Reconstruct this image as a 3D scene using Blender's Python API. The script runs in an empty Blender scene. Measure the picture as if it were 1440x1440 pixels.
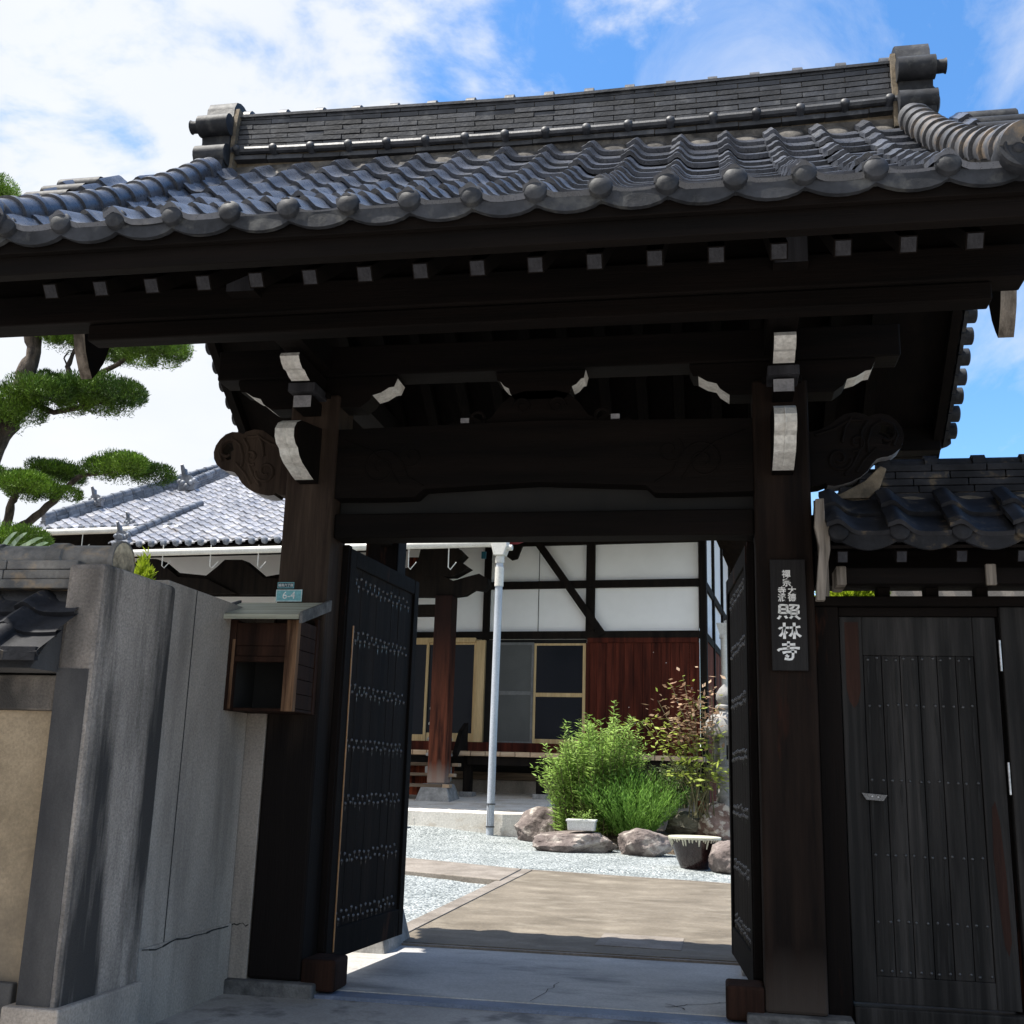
import bpy, bmesh, math, random
from math import sin, cos, pi, radians, sqrt, exp
from mathutils import Vector, Matrix, noise, geometry
random.seed(7)
S = bpy.context.scene
COL = S.collection

# ------------------------------------------------------------ camera
CAM = Vector((1.19912, -7.18905, 1.395)); YAW, PIT, ROL, FPX = radians(10.728), radians(13.3294), radians(1.7144), 1553.98
_fw = Vector((-sin(YAW)*cos(PIT), cos(YAW)*cos(PIT), sin(PIT)))
_r = Vector((cos(YAW), sin(YAW), 0)); _u = _r.cross(_fw)
_R = _r*cos(ROL) + _u*sin(ROL); _U = -_r*sin(ROL) + _u*cos(ROL)
cam = bpy.data.cameras.new('camera'); co = bpy.data.objects.new('camera', cam); COL.objects.link(co)
m = Matrix.Identity(4)
for i in range(3):
    m[i][0], m[i][1], m[i][2], m[i][3] = _R[i], _U[i], -_fw[i], CAM[i]
co.matrix_world = m
cam.sensor_width = 36; cam.lens = FPX/1440*36; cam.clip_start = .05; cam.clip_end = 3000
S.camera = co
def ray(x, y): return _fw + _R*((x-720)/FPX) + _U*((720-y)/FPX)
def at(x, y, ax, val):                 # world point seen at photo pixel x, y on the plane ax = val
    d = ray(x, y); i = 'xyz'.index(ax); return CAM + d*((val-CAM[i])/d[i])

# ------------------------------------------------------------ sun, sky
SUN = Vector((-.42, -.10, 1)).normalized()
S.view_settings.view_transform = 'Standard'; S.view_settings.look = 'None'
S.view_settings.exposure = 1.3; S.view_settings.gamma = 1
sl = bpy.data.lights.new('sun', 'SUN'); sl.energy = 3.7; sl.angle = radians(.53); sl.color = (1, .955, .88)
so = bpy.data.objects.new('sun', sl); COL.objects.link(so); so.location = (-5, -3, 14)
so.rotation_euler = (-SUN).to_track_quat('-Z', 'Y').to_euler()
W = bpy.data.worlds.new('World'); S.world = W; W.use_nodes = True
nt = W.node_tree; N = nt.nodes; N.clear(); LK = nt.links.new
def nd(t, **k):
    n = N.new(t)
    for a, b in k.items(): setattr(n, a, b)
    return n
out = nd('ShaderNodeOutputWorld'); bg = nd('ShaderNodeBackground'); bg.inputs[1].default_value = .105
sky = nd('ShaderNodeTexSky', sky_type='NISHITA', sun_disc=False, sun_elevation=math.asin(SUN.z), sun_rotation=math.atan2(SUN.x, SUN.y), altitude=0, air_density=1.0, dust_density=.35, ozone_density=2.2)
tc = nd('ShaderNodeTexCoord'); sep = nd('ShaderNodeSeparateXYZ'); LK(tc.outputs['Generated'], sep.inputs[0])
def mth(op, a, b=None, clamp=False):
    n = nd('ShaderNodeMath', operation=op, use_clamp=clamp)
    for i, v in enumerate((a, b)):
        if v is None: continue
        if isinstance(v, (int, float)): n.inputs[i].default_value = v
        else: LK(v, n.inputs[i])
    return n.outputs[0]
zz = mth('MAXIMUM', mth('ADD', sep.outputs[2], .22), .05)
cx = mth('DIVIDE', sep.outputs[0], zz); cy = mth('DIVIDE', sep.outputs[1], zz)
cmb = nd('ShaderNodeCombineXYZ'); LK(cx, cmb.inputs[0]); LK(cy, cmb.inputs[1])
n1 = nd('ShaderNodeTexNoise'); n1.inputs['Scale'].default_value = 4.3; n1.inputs['Detail'].default_value = 12; n1.inputs['Roughness'].default_value = .58; n1.inputs['Distortion'].default_value = .25
mp = nd('ShaderNodeMapping'); mp.inputs['Location'].default_value = (3.1, 1.7, .6); LK(cmb.outputs[0], mp.inputs[0]); LK(mp.outputs[0], n1.inputs['Vector'])
side = mth('MULTIPLY', mth('ADD', cx, .18), -.34)
lowh = mth('MULTIPLY', mth('SUBTRACT', .55, sep.outputs[2]), .02)
back = mth('MULTIPLY', mth('MAXIMUM', mth('SUBTRACT', .15, sep.outputs[1]), 0), .45)  # extra unseen cloud behind the camera, added to neutralise blue light on shaded walls
dens = mth('ADD', mth('ADD', mth('ADD', n1.outputs['Fac'], side), lowh), back)
cr = nd('ShaderNodeValToRGB'); cr.color_ramp.interpolation = 'EASE'
cr.color_ramp.elements[0].position = .44; cr.color_ramp.elements[1].position = .66
LK(dens, cr.inputs[0])
n2 = nd('ShaderNodeTexNoise'); n2.inputs['Scale'].default_value = 2.6; n2.inputs['Detail'].default_value = 6; LK(mp.outputs[0], n2.inputs['Vector'])
cc = nd('ShaderNodeMixRGB'); cc.inputs[1].default_value = (3.15, 3.4, 3.8, 1); cc.inputs[2].default_value = (4.1, 4.15, 4.25, 1); LK(n2.outputs['Fac'], cc.inputs[0])
n3 = nd('ShaderNodeTexNoise'); n3.inputs['Scale'].default_value = 2.4; n3.inputs['Detail'].default_value = 10; n3.inputs['Roughness'].default_value = .62; n3.inputs['Distortion'].default_value = .6
mp3 = nd('ShaderNodeMapping'); mp3.inputs['Location'].default_value = (7.3, 2.2, 0); mp3.inputs['Scale'].default_value = (1.6, .8, 1); LK(cmb.outputs[0], mp3.inputs[0]); LK(mp3.outputs[0], n3.inputs['Vector'])
cr3 = nd('ShaderNodeValToRGB'); cr3.color_ramp.elements[0].position = .46; cr3.color_ramp.elements[1].position = .80; LK(n3.outputs['Fac'], cr3.inputs[0])
cov = mth('MAXIMUM', cr.outputs[0], mth('MULTIPLY', cr3.outputs[0], .75))
mx = nd('ShaderNodeMixRGB'); LK(cov, mx.inputs[0]); hsv = nd('ShaderNodeHueSaturation'); hsv.inputs['Saturation'].default_value = 1.25; hsv.inputs['Value'].default_value = 1.04; LK(sky.outputs[0], hsv.inputs['Color']); LK(hsv.outputs[0], mx.inputs[1]); LK(cc.outputs[0], mx.inputs[2])
LK(mx.outputs[0], bg.inputs[0]); LK(bg.outputs[0], out.inputs[0])

# ------------------------------------------------------------ materials
def material(name): 
    M = bpy.data.materials.new(name); M.use_nodes = True
    return M, M.node_tree, M.node_tree.nodes['Principled BSDF']
def surf(name, c1, c2, scale=(4, 4, 4), rough=.7, bump=.3, fine=(60, 60, 60), lo=.35, hi=.68, stain=None, sscale=(1, 1, 1), island=0., spec=.5, dist=.012, transl=None, mott=.55, zmix=None):
    M, t, b = material(name); nn = t.nodes.new; L = t.links.new
    def mapped(sc):
        mp = nn('ShaderNodeMapping'); mp.inputs['Scale'].default_value = sc; L(tcn.outputs['Object'], mp.inputs[0]); return mp.outputs[0]
    def noi(vec, det=6, rg=.6, sc=1):
        n = nn('ShaderNodeTexNoise'); n.inputs['Scale'].default_value = sc; n.inputs['Detail'].default_value = det; n.inputs['Roughness'].default_value = rg; L(vec, n.inputs['Vector']); return n.outputs['Fac']
    tcn = nn('ShaderNodeTexCoord')
    f = noi(mapped(scale))
    r = nn('ShaderNodeValToRGB'); e = r.color_ramp.elements
    e[0].position = lo; e[1].position = hi; e[0].color = (*c1, 1); e[1].color = (*c2, 1)
    L(f, r.inputs[0]); colr = r.outputs[0]
    g = noi(mapped(fine), 5, .65)
    mm = nn('ShaderNodeMixRGB'); mm.blend_type = 'MULTIPLY'; mm.inputs[0].default_value = mott
    rr = nn('ShaderNodeValToRGB'); rr.color_ramp.elements[0].position = .3; rr.color_ramp.elements[1].position = .7
    rr.color_ramp.elements[0].color = (.45, .45, .45, 1); rr.color_ramp.elements[1].color = (1.15, 1.15, 1.15, 1)
    L(g, rr.inputs[0]); L(colr, mm.inputs[1]); L(rr.outputs[0], mm.inputs[2]); colr = mm.outputs[0]
    if stain:
        sc_, amt, plo, phi = stain
        h = noi(mapped(sscale), 5, .62)
        q = nn('ShaderNodeValToRGB'); q.color_ramp.elements[0].position = plo; q.color_ramp.elements[1].position = phi; L(h, q.inputs[0])
        ma = nn('ShaderNodeMath'); ma.operation = 'MULTIPLY'; ma.inputs[1].default_value = amt; L(q.outputs[0], ma.inputs[0])
        s2 = nn('ShaderNodeMixRGB'); s2.inputs[2].default_value = (*sc_, 1); L(ma.outputs[0], s2.inputs[0]); L(colr, s2.inputs[1]); colr = s2.outputs[0]
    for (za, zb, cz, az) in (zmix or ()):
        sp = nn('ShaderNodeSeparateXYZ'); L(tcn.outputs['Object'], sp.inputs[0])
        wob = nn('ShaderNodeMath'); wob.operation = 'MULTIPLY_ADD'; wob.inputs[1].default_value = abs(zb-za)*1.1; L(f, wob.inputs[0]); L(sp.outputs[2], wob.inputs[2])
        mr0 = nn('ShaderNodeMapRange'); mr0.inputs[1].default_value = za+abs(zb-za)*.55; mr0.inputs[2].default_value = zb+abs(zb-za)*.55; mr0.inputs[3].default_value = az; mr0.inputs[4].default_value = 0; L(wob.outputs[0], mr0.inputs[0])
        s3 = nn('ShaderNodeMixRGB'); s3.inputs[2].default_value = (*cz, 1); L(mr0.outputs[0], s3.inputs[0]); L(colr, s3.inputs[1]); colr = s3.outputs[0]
    if island:
        ge = nn('ShaderNodeNewGeometry'); hs = nn('ShaderNodeHueSaturation')
        mr = nn('ShaderNodeMapRange'); mr.inputs[3].default_value = 1-island; mr.inputs[4].default_value = 1+island
        L(ge.outputs['Random Per Island'], mr.inputs[0]); L(mr.outputs[0], hs.inputs['Value']); L(colr, hs.inputs['Color']); colr = hs.outputs[0]
    L(colr, b.inputs['Base Color'])
    b.inputs['Specular IOR Level'].default_value = spec
    ro = nn('ShaderNodeMapRange'); ro.inputs[3].default_value = max(.05, rough-.12); ro.inputs[4].default_value = min(1, rough+.12); L(g, ro.inputs[0]); L(ro.outputs[0], b.inputs['Roughness'])
    if bump:
        bu = nn('ShaderNodeBump'); bu.inputs['Strength'].default_value = bump; bu.inputs['Distance'].default_value = dist; L(g, bu.inputs['Height']); L(bu.outputs[0], b.inputs['Normal'])
    if transl:
        tr = nn('ShaderNodeBsdfTranslucent'); L(colr, tr.inputs[0]); ms = nn('ShaderNodeMixShader'); ms.inputs[0].default_value = transl
        o = t.nodes['Material Output']; L(b.outputs[0], ms.inputs[1]); L(tr.outputs[0], ms.inputs[2]); L(ms.outputs[0], o.inputs[0])
    return M
def axis_scale(ax, a, b): return tuple(b if c == ax else a for c in 'xyz')
def wood(name, c1, c2, ax='z', rough=.82, **k): 
    k.setdefault('spec', .12)
    return surf(name, c1, c2, axis_scale(ax, 9, .7), rough, k.pop('bump', .35), axis_scale(ax, 95, 3.5), **k)
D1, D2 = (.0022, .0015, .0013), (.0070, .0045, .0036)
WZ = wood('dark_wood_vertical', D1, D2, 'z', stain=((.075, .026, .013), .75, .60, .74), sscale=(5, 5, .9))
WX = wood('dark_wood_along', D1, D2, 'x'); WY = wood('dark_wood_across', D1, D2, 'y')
WPOST = wood('weathered_pillar_wood', (.006, .004, .0033), (.022, .0135, .0098), 'z', stain=((.065, .018, .009), .6, .60, .76), sscale=(4, 4, .6), zmix=[(.1, .42, (.055, .043, .036), .85)])
WLIGHT = wood('lit_pillar_wood', (.020, .0135, .0105), (.066, .046, .034), 'z', stain=((.02, .012, .01), .7, .5, .7), sscale=(6, 6, .5), zmix=[(1.5, 2.4, (.0055, .0042, .004), .95)])  # bounce light painted in as lighter brown above, fading to dark below
WGREY = wood('grey_end_grain', (.020, .020, .024), (.055, .056, .064), 'z')
WBLEACH = wood('bleached_board_wood', (.10, .085, .07), (.30, .26, .22), 'z', lo=.4, hi=.6)
WDOOR = wood('smoky_door_boards', (.008, .0076, .0076), (.042, .039, .0375), 'z', rough=.6, stain=((.009, .009, .009), .9, .46, .64), sscale=(16, 4, .35), island=.25)
WRED = wood('red_stained_boards', (.035, .009, .006), (.125, .028, .016), 'z', island=.25, stain=((.02, .008, .006), .6, .5, .75), sscale=(7, 7, .6))
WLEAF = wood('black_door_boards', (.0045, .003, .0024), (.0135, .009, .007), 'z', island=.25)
WHALL = wood('shaded_worn_porch_post', (.035, .013, .009), (.17, .052, .028), 'z', lo=.36, hi=.60, zmix=[(1.15, 1.6, (.36, .28, .23), .8), (4.6, 2.3, (.014, .008, .007), .95)])  # foot worn pale; eave shade painted in as darkening towards the top
WREDPOST = wood('red_brown_post', (.03, .010, .007), (.30, .070, .030), 'z', lo=.38, hi=.62)
WPATCH = wood('bare_reddish_wood', (.017, .0095, .008), (.044, .021, .0155), 'z')
WTAN = wood('tan_sash_wood', (.50, .35, .17), (.66, .49, .27), 'z', rough=.5)
WDECK = wood('pale_deck_end_wood', (.42, .28, .17), (.72, .56, .40), 'x', island=.2)
WSTEP = wood('grey_brown_step_wood', (.09, .065, .045), (.28, .21, .15), 'x')
WBOX = wood('brown_box_wood', (.012, .006, .004), (.042, .019, .012), 'z')
WBOXL = wood('worn_box_stile', (.05, .025, .015), (.26, .15, .085), 'z', lo=.4, hi=.6)
WNICHE = wood('black_box_lining', (.006, .005, .004), (.014, .011, .009), 'z')
ROOFB = wood('silvered_roof_board', (.30, .30, .24), (.62, .62, .50), 'x', rough=.8)
WHITE = surf('chalk_white_paint', (.60, .58, .54), (.80, .79, .75), (9, 9, 9), .75, .15, (40, 40, 40), stain=((.33, .32, .29), .6, .5, .72), sscale=(14, 14, 5))
GREYP = surf('dull_white_paint', (.20, .20, .22), (.34, .34, .36), (9, 9, 9), .8, .15)
ENDT = surf('matt_end_tile', (.012, .0135, .017), (.040, .043, .051), (5, 5, 5), .62, .2, (30, 30, 30), island=.2, stain=((.10, .10, .095), .6, .52, .72), sscale=(9, 9, 9), spec=.25)
TILE = surf('smoked_roof_tile', (.028, .033, .044), (.080, .088, .112), (3, 3, 3), .29, .15, (40, 40, 40), spec=.75, island=.36, stain=((.17, .17, .17), .5, .55, .75), sscale=(7, 7, 7))
TILERT = surf('worn_roll_tile', (.035, .037, .043), (.11, .11, .115), (4, 4, 4), .45, .3, (35, 35, 35), island=.2, stain=((.26, .18, .10), .75, .52, .68), sscale=(6, 6, 6))
TILEO = surf('old_mossy_tile', (.06, .06, .062), (.20, .185, .165), (5, 5, 5), .55, .5, (30, 30, 30), island=.2, stain=((.30, .21, .12), .8, .52, .66), sscale=(6, 6, 9))
TILEK = surf('black_wall_tile', (.013, .0135, .016), (.038, .039, .045), (4, 4, 4), .6, .2, (40, 40, 40), island=.3, stain=((.16, .12, .07), .7, .58, .72), sscale=(8, 8, 8), spec=.12)
NOSHI = surf('ridge_course_tile', (.014, .016, .021), (.058, .062, .074), (5, 5, 9), .55, .2, (40, 40, 40), island=.35, stain=((.20, .20, .20), .45, .56, .75), sscale=(7, 7, 7))
TILEF = surf('pale_hall_tile', (.26, .27, .31), (.50, .49, .50), (1.6, 1.6, 1.6), .42, .1, (20, 20, 20), island=.22, stain=((.36, .31, .26), .6, .55, .7), sscale=(4, 4, 4))
TILER = surf('blue_grey_hall_ridge', (.07, .08, .10), (.20, .22, .26), (4, 4, 4), .5, .3, (20, 20, 20), island=.3)
MORT = surf('roof_mortar', (.035, .032, .03), (.14, .127, .112), (7, 7, 7), .9, .5, (50, 50, 50), lo=.4, hi=.62)
CAPM = surf('pale_cap_mortar', (.12, .10, .07), (.55, .46, .32), (9, 9, 9), .9, .5, (50, 50, 50), lo=.4, hi=.6)
MORTB = surf('brown_roof_mortar', (.08, .065, .045), (.24, .19, .13), (7, 7, 7), .9, .4, (50, 50, 50))
CONC = surf('pebbly_grey_render', (.24, .21, .183), (.52, .455, .40), (1.8, 1.8, .9), .88, .9, (75, 75, 75), stain=((.018, .017, .017), .95, .47, .60), sscale=(.6, 2.6, .30), dist=.01, mott=.85)
CONC2 = surf('smooth_grey_render', (.28, .243, .21), (.42, .37, .32), (2, 2, .9), .85, .5, (70, 70, 70), stain=((.08, .072, .062), .6, .54, .74), sscale=(3, 3, .4), dist=.006, mott=.7)
CONCD = surf('stained_black_render', (.02, .02, .023), (.075, .073, .073), (3, 3, 1), .9, .7, (110, 110, 110), dist=.006)
OCHRE = surf('ochre_plaster', (.20, .155, .10), (.35, .275, .185), (2.2, 2.2, 2.2), .9, .5, (70, 70, 70), zmix=[(.32, 1.0, (.085, .072, .058), .8)], stain=((.06, .055, .05), .8, .52, .72), sscale=(2, 2, .8), dist=.006)
STONE = surf('granite', (.20, .195, .19), (.40, .39, .37), (6, 6, 6), .8, .4, (60, 60, 60), stain=((.10, .10, .095), .6, .55, .7), sscale=(5, 5, 5))
STONED = surf('dark_granite', (.05, .05, .05), (.17, .165, .16), (8, 8, 8), .8, .6, (60, 60, 60))
PLAT = surf('pale_platform_concrete', (.66, .63, .57), (.84, .80, .73), (1.5, 1.5, 1.5), .85, .3, (30, 30, 30), stain=((.40, .30, .19), .6, .5, .68), sscale=(1.6, 1.6, 3))
ASPH = surf('street_concrete', (.30, .285, .265), (.50, .475, .445), (1.1, 1.1, 1.1), .62, .35, (60, 60, 60), stain=((.055, .052, .05), .8, .5, .62), sscale=(2.2, 2.2, 2.2), dist=.004)
SLAB = surf('threshold_concrete', (.36, .35, .335), (.56, .545, .525), (1.0, 1.4, 1), .6, .25, (50, 50, 50), stain=((.045, .05, .055), .85, .5, .66), sscale=(.55, 1.3, 1), dist=.004)
EDGE = surf('wet_blue_kerb', (.10, .13, .19), (.19, .23, .32), (3, 3, 3), .5, .3, (60, 60, 60))
PATH = surf('sandy_concrete_path', (.12, .098, .070), (.215, .182, .138), (1.4, 2.2, 1), .85, .45, (35, 35, 35), stain=((.36, .32, .255), .36, .52, .74), sscale=(2.6, 4.0, 1), dist=.006)
PATHB = surf('path_border_stone', (.17, .145, .12), (.29, .255, .22), (3, 3, 3), .85, .5, (35, 35, 35))
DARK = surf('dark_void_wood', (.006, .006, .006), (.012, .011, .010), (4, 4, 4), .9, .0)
CRACK = surf('crack_black', (.01, .01, .01), (.025, .025, .025), (9, 9, 9), .95, 0)
IRON = surf('blackened_iron', (.02, .02, .022), (.05, .05, .052), (30, 30, 30), .38, .1, spec=.8)
STUD = surf('polished_iron_stud', (.04, .04, .043), (.12, .12, .125), (30, 30, 30), .28, .05, spec=.9)
STEEL = surf('bright_steel', (.45, .45, .46), (.65, .65, .66), (30, 30, 30), .35, .05)
STEEL.node_tree.nodes['Principled BSDF'].inputs['Metallic'].default_value = .8
ORANGE = surf('orange_strip', (.30, .15, .06), (.48, .25, .10), (20, 20, 4), .45, .05)
PIPE = surf('pale_grey_pipe', (.40, .44, .50), (.52, .56, .62), (3, 3, 1), .4, .03)
PIPEW = surf('white_gutter', (.58, .57, .53), (.74, .73, .68), (3, 3, 3), .45, .05)
PANEL = surf('white_plaster_panel', (.88, .88, .87), (.92, .92, .91), (1, 1, 1), .85, .03, (2, 2, 2), mott=.05)
TIMB = wood('black_timber', (.006, .005, .0045), (.018, .013, .010), 'z')
GLASS = surf('dark_window_glass', (.004, .006, .010), (.008, .010, .016), (.4, .4, .4), .14, 0, spec=.12)
MESH = surf('grey_screen_mesh', (.050, .055, .055), (.085, .09, .088), (.6, .6, .6), .6, 0)
TEAL = surf('teal_enamel', (.13, .38, .42), (.20, .50, .54), (8, 8, 8), .35, .05)
TEALD = surf('dark_teal_enamel', (.006, .055, .075), (.012, .085, .11), (8, 8, 8), .35, .05)
LETTER = surf('white_lettering', (.74, .74, .72), (.85, .85, .83), (30, 30, 30), .6, 0)
BOARD = wood('charcoal_name_board', (.013, .012, .012), (.026, .024, .024), 'z', rough=.55)
ROCKP = surf('purple_brown_rock', (.11, .085, .078), (.29, .24, .22), (2.2, 2.2, 2.2), .85, .8, (18, 18, 18), stain=((.50, .45, .40), .8, .52, .64), sscale=(3.5, 3.5, 3.5), dist=.03)
ROCKR = surf('speckled_rust_rock', (.14, .075, .055), (.36, .25, .20), (4, 4, 4), .85, .8, (22, 22, 22), stain=((.60, .53, .44), .9, .50, .58), sscale=(9, 9, 9), dist=.03)
ROCKG = surf('olive_grey_rock', (.10, .095, .07), (.24, .225, .17), (3, 3, 3), .9, .7, (22, 22, 22), dist=.02)
SOIL = surf('bed_soil', (.06, .042, .028), (.20, .15, .10), (5, 5, 5), .95, .8, (40, 40, 40), dist=.02)
GLAZE = surf('dark_brown_glaze', (.016, .007, .007), (.035, .014, .012), (3, 3, 3), .22, .05, spec=.6)
CREAM = surf('cream_drip_glaze', (.60, .58, .44), (.76, .74, .60), (8, 8, 8), .35, .05)
SCUM = surf('green_pond_weed', (.25, .33, .03), (.45, .52, .06), (15, 15, 15), .7, .3, (50, 50, 50))
PLASTIC = surf('white_plastic', (.72, .72, .70), (.80, .80, .78), (4, 4, 4), .45, .02)
TERRA = surf('terracotta', (.30, .085, .04), (.45, .14, .07), (8, 8, 8), .8, .2)
REDP = surf('faded_red_paint', (.30, .035, .055), (.42, .07, .09), (4, 4, 4), .6, .1)
BARK = surf('pine_bark', (.030, .022, .017), (.13, .098, .075), (14, 14, 4), .9, .9, (45, 45, 14), dist=.03)
def leafm(n, a, b, isl=.35, tr=.3): return surf(n, a, b, (1.3, 1.3, 1.3), .55, 0, (3, 3, 3), island=isl, transl=tr, spec=.3)
NEED = leafm('yew_needles', (.04, .09, .008), (.21, .36, .028), .5, .06)
SHRUB = leafm('willowy_leaves', (.20, .34, .06), (.42, .58, .16), .35, .38)
FEATH = leafm('feathery_leaves', (.12, .27, .04), (.24, .43, .08), .3)
NANG = leafm('yellow_green_leaves', (.24, .31, .05), (.46, .52, .11))
NANR = leafm('pinkish_leaves', (.30, .16, .10), (.54, .40, .26))
LOWG = leafm('dull_green_leaves', (.06, .10, .03), (.17, .22, .08))
LIME = leafm('lime_leaves', (.30, .42, .02), (.52, .62, .05))
STRAP = leafm('striped_strap_leaves', (.22, .34, .18), (.48, .58, .42), .3)
STEM = surf('thin_stem', (.09, .08, .035), (.18, .16, .07), (20, 20, 20), .8, 0)
# gravel: voronoi pebbles
def gravel():
    M, t, b = material('pale_gravel'); nn = t.nodes.new; L = t.links.new
    tcn = nn('ShaderNodeTexCoord'); v = nn('ShaderNodeTexVoronoi'); v.inputs['Scale'].default_value = 34; L(tcn.outputs['Object'], v.inputs['Vector'])
    r = nn('ShaderNodeValToRGB'); e = r.color_ramp.elements; e[0].color = (.13, .15, .155, 1); e[1].color = (.47, .50, .50, 1); e[0].position = .05; e[1].position = .85
    sx = nn('ShaderNodeSeparateColor'); L(v.outputs['Color'], sx.inputs[0]); L(sx.outputs[0], r.inputs[0])
    n = nn('ShaderNodeTexNoise'); n.inputs['Scale'].default_value = 1.7; n.inputs['Detail'].default_value = 7; L(tcn.outputs['Object'], n.inputs['Vector'])
    r2 = nn('ShaderNodeValToRGB'); r2.color_ramp.elements[0].position = .35; r2.color_ramp.elements[1].position = .65; r2.color_ramp.elements[0].color = (.72, .74, .74, 1); L(n.outputs[0], r2.inputs[0])
    mm = nn('ShaderNodeMixRGB'); mm.blend_type = 'MULTIPLY'; mm.inputs[0].default_value = 1; L(r.outputs[0], mm.inputs[1]); L(r2.outputs[0], mm.inputs[2])
    L(mm.outputs[0], b.inputs['Base Color']); b.inputs['Roughness'].default_value = .9
    bu = nn('ShaderNodeBump'); bu.inputs['Strength'].default_value = 1; bu.inputs['Distance'].default_value = .03; bu.invert = True; L(v.outputs['Distance'], bu.inputs['Height']); L(bu.outputs[0], b.inputs['Normal'])
    return M
GRAV = gravel()

# ------------------------------------------------------------ mesh builder
ORG = {}
class MB:
    def __init__(s): s.v = []; s.f = []; s.m = []
    def add(s, vs, fs, mi=0):
        o = len(s.v); s.v += [Vector(q) for q in vs]
        for f in fs: s.f.append([o+i for i in f]); s.m.append(mi)
    def box(s, x0, x1, y0, y1, z0, z1, mi=0):
        s.add([(x0,y0,z0),(x1,y0,z0),(x1,y1,z0),(x0,y1,z0),(x0,y0,z1),(x1,y0,z1),(x1,y1,z1),(x0,y1,z1)],
              [(0,3,2,1),(4,5,6,7),(0,1,5,4),(1,2,6,5),(2,3,7,6),(3,0,4,7)], mi)
    def bar(s, a, b, w, h, up=(0,0,1), mi=0):            # square bar from a to b
        a, b, up = Vector(a), Vector(b), Vector(up); d = (b-a).normalized(); r = d.cross(up).normalized(); u = r.cross(d)
        vs = [p + r*sx*w/2 + u*sz*h/2 for p in (a, b) for sx, sz in ((-1,-1),(1,-1),(1,1),(-1,1))]
        s.add(vs, [(0,1,2,3),(7,6,5,4),(0,4,5,1),(1,5,6,2),(2,6,7,3),(3,7,4,0)], mi)
    def tube(s, pts, rad, n=8, mi=0, cap=True, ang=(0, 2*pi), up=None):
        pts = [Vector(q) for q in pts]; rad = rad if isinstance(rad, (list, tuple)) else [rad]*len(pts)
        full = abs(ang[1]-ang[0]-2*pi) < 1e-6; k = n if full else n+1
        o = len(s.v); pr = None
        for i, q in enumerate(pts):
            d = (pts[min(i+1, len(pts)-1)]-pts[max(i-1, 0)]).normalized()
            if d.length == 0: d = Vector((0,0,1))
            ref = Vector(up) if up else (pr if pr else (Vector((0,0,1)) if abs(d.z) < .9 else Vector((1,0,0))))
            r = d.cross(ref); r = r.normalized() if r.length > 1e-6 else d.orthogonal().normalized()
            u = r.cross(d); pr = u
            for j in range(k):
                a = ang[0]+(ang[1]-ang[0])*j/n; s.v.append(q + (r*cos(a)+u*sin(a))*rad[i])
        for i in range(len(pts)-1):
            for j in range(n):
                a = o+i*k+j; b_ = o+i*k+(j+1) % k; s.f.append([a, b_, b_+k, a+k]); s.m.append(mi)
        if cap:
            s.f.append([o+j for j in range(k)][::-1]); s.m.append(mi)
            e = o+(len(pts)-1)*k; s.f.append([e+j for j in range(k)]); s.m.append(mi)
    def prism(s, poly, ax, a0, a1, mi=0, edge=None, hole=None):   # poly in the other two axes; edge: {edge index: material}
        def P(p, a):
            return {'x': (a, p[0], p[1]), 'y': (p[0], a, p[1]), 'z': (p[0], p[1], a)}[ax]
        loops = [poly]+([hole] if hole else [])
        tri = geometry.tessellate_polygon([[Vector((q[0], q[1], 0)) for q in lp] for lp in loops])
        flat = [q for lp in loops for q in lp]; n = len(flat); o = len(s.v)
        s.v += [Vector(P(q, a0)) for q in flat]+[Vector(P(q, a1)) for q in flat]
        for t in tri: s.f.append([o+i for i in t]); s.m.append(mi); s.f.append([o+n+i for i in t][::-1]); s.m.append(mi)
        st = 0
        for lp in loops:
            k = len(lp)
            for i in range(k):
                j = (i+1) % k; s.f.append([o+st+i, o+st+j, o+n+st+j, o+n+st+i]); s.m.append((edge or {}).get(i, mi) if st == 0 else mi)
            st += k
    def lathe(s, prof, c=(0,0,0), n=24, mi=0, mis=None):
        c = Vector(c); o = len(s.v); k = len(prof)
        for r, z in prof:
            for j in range(n): s.v.append(c+Vector((r*cos(2*pi*j/n), r*sin(2*pi*j/n), z)))
        for i in range(k-1):
            for j in range(n):
                s.f.append([o+i*n+j, o+i*n+(j+1) % n, o+(i+1)*n+(j+1) % n, o+(i+1)*n+j]); s.m.append(mis[i] if mis else mi)
        s.f.append([o+j for j in range(n)][::-1]); s.m.append(mis[0] if mis else mi)
        s.f.append([o+(k-1)*n+j for j in range(n)]); s.m.append(mis[-1] if mis else mi)
    def dome(s, c, r, d, n=14, rings=4, mi=0, depth=.6, back=.05):   # round tile end facing direction d
        c, d = Vector(c), Vector(d).normalized(); a = d.orthogonal().normalized(); b = d.cross(a)
        pr = [(r, -back), (r, 0)]+[(r*cos(pi/2*i/rings), r*depth*sin(pi/2*i/rings)) for i in range(1, rings)]+[(r*.02, r*depth)]
        o = len(s.v)
        for q, h in pr:
            for j in range(n): s.v.append(c+d*h+(a*cos(2*pi*j/n)+b*sin(2*pi*j/n))*q)
        for i in range(len(pr)-1):
            for j in range(n): s.f.append([o+i*n+j, o+i*n+(j+1) % n, o+(i+1)*n+(j+1) % n, o+(i+1)*n+j]); s.m.append(mi)
        e = o+(len(pr)-1)*n; s.f.append([e+j for j in range(n)]); s.m.append(mi)
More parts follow.
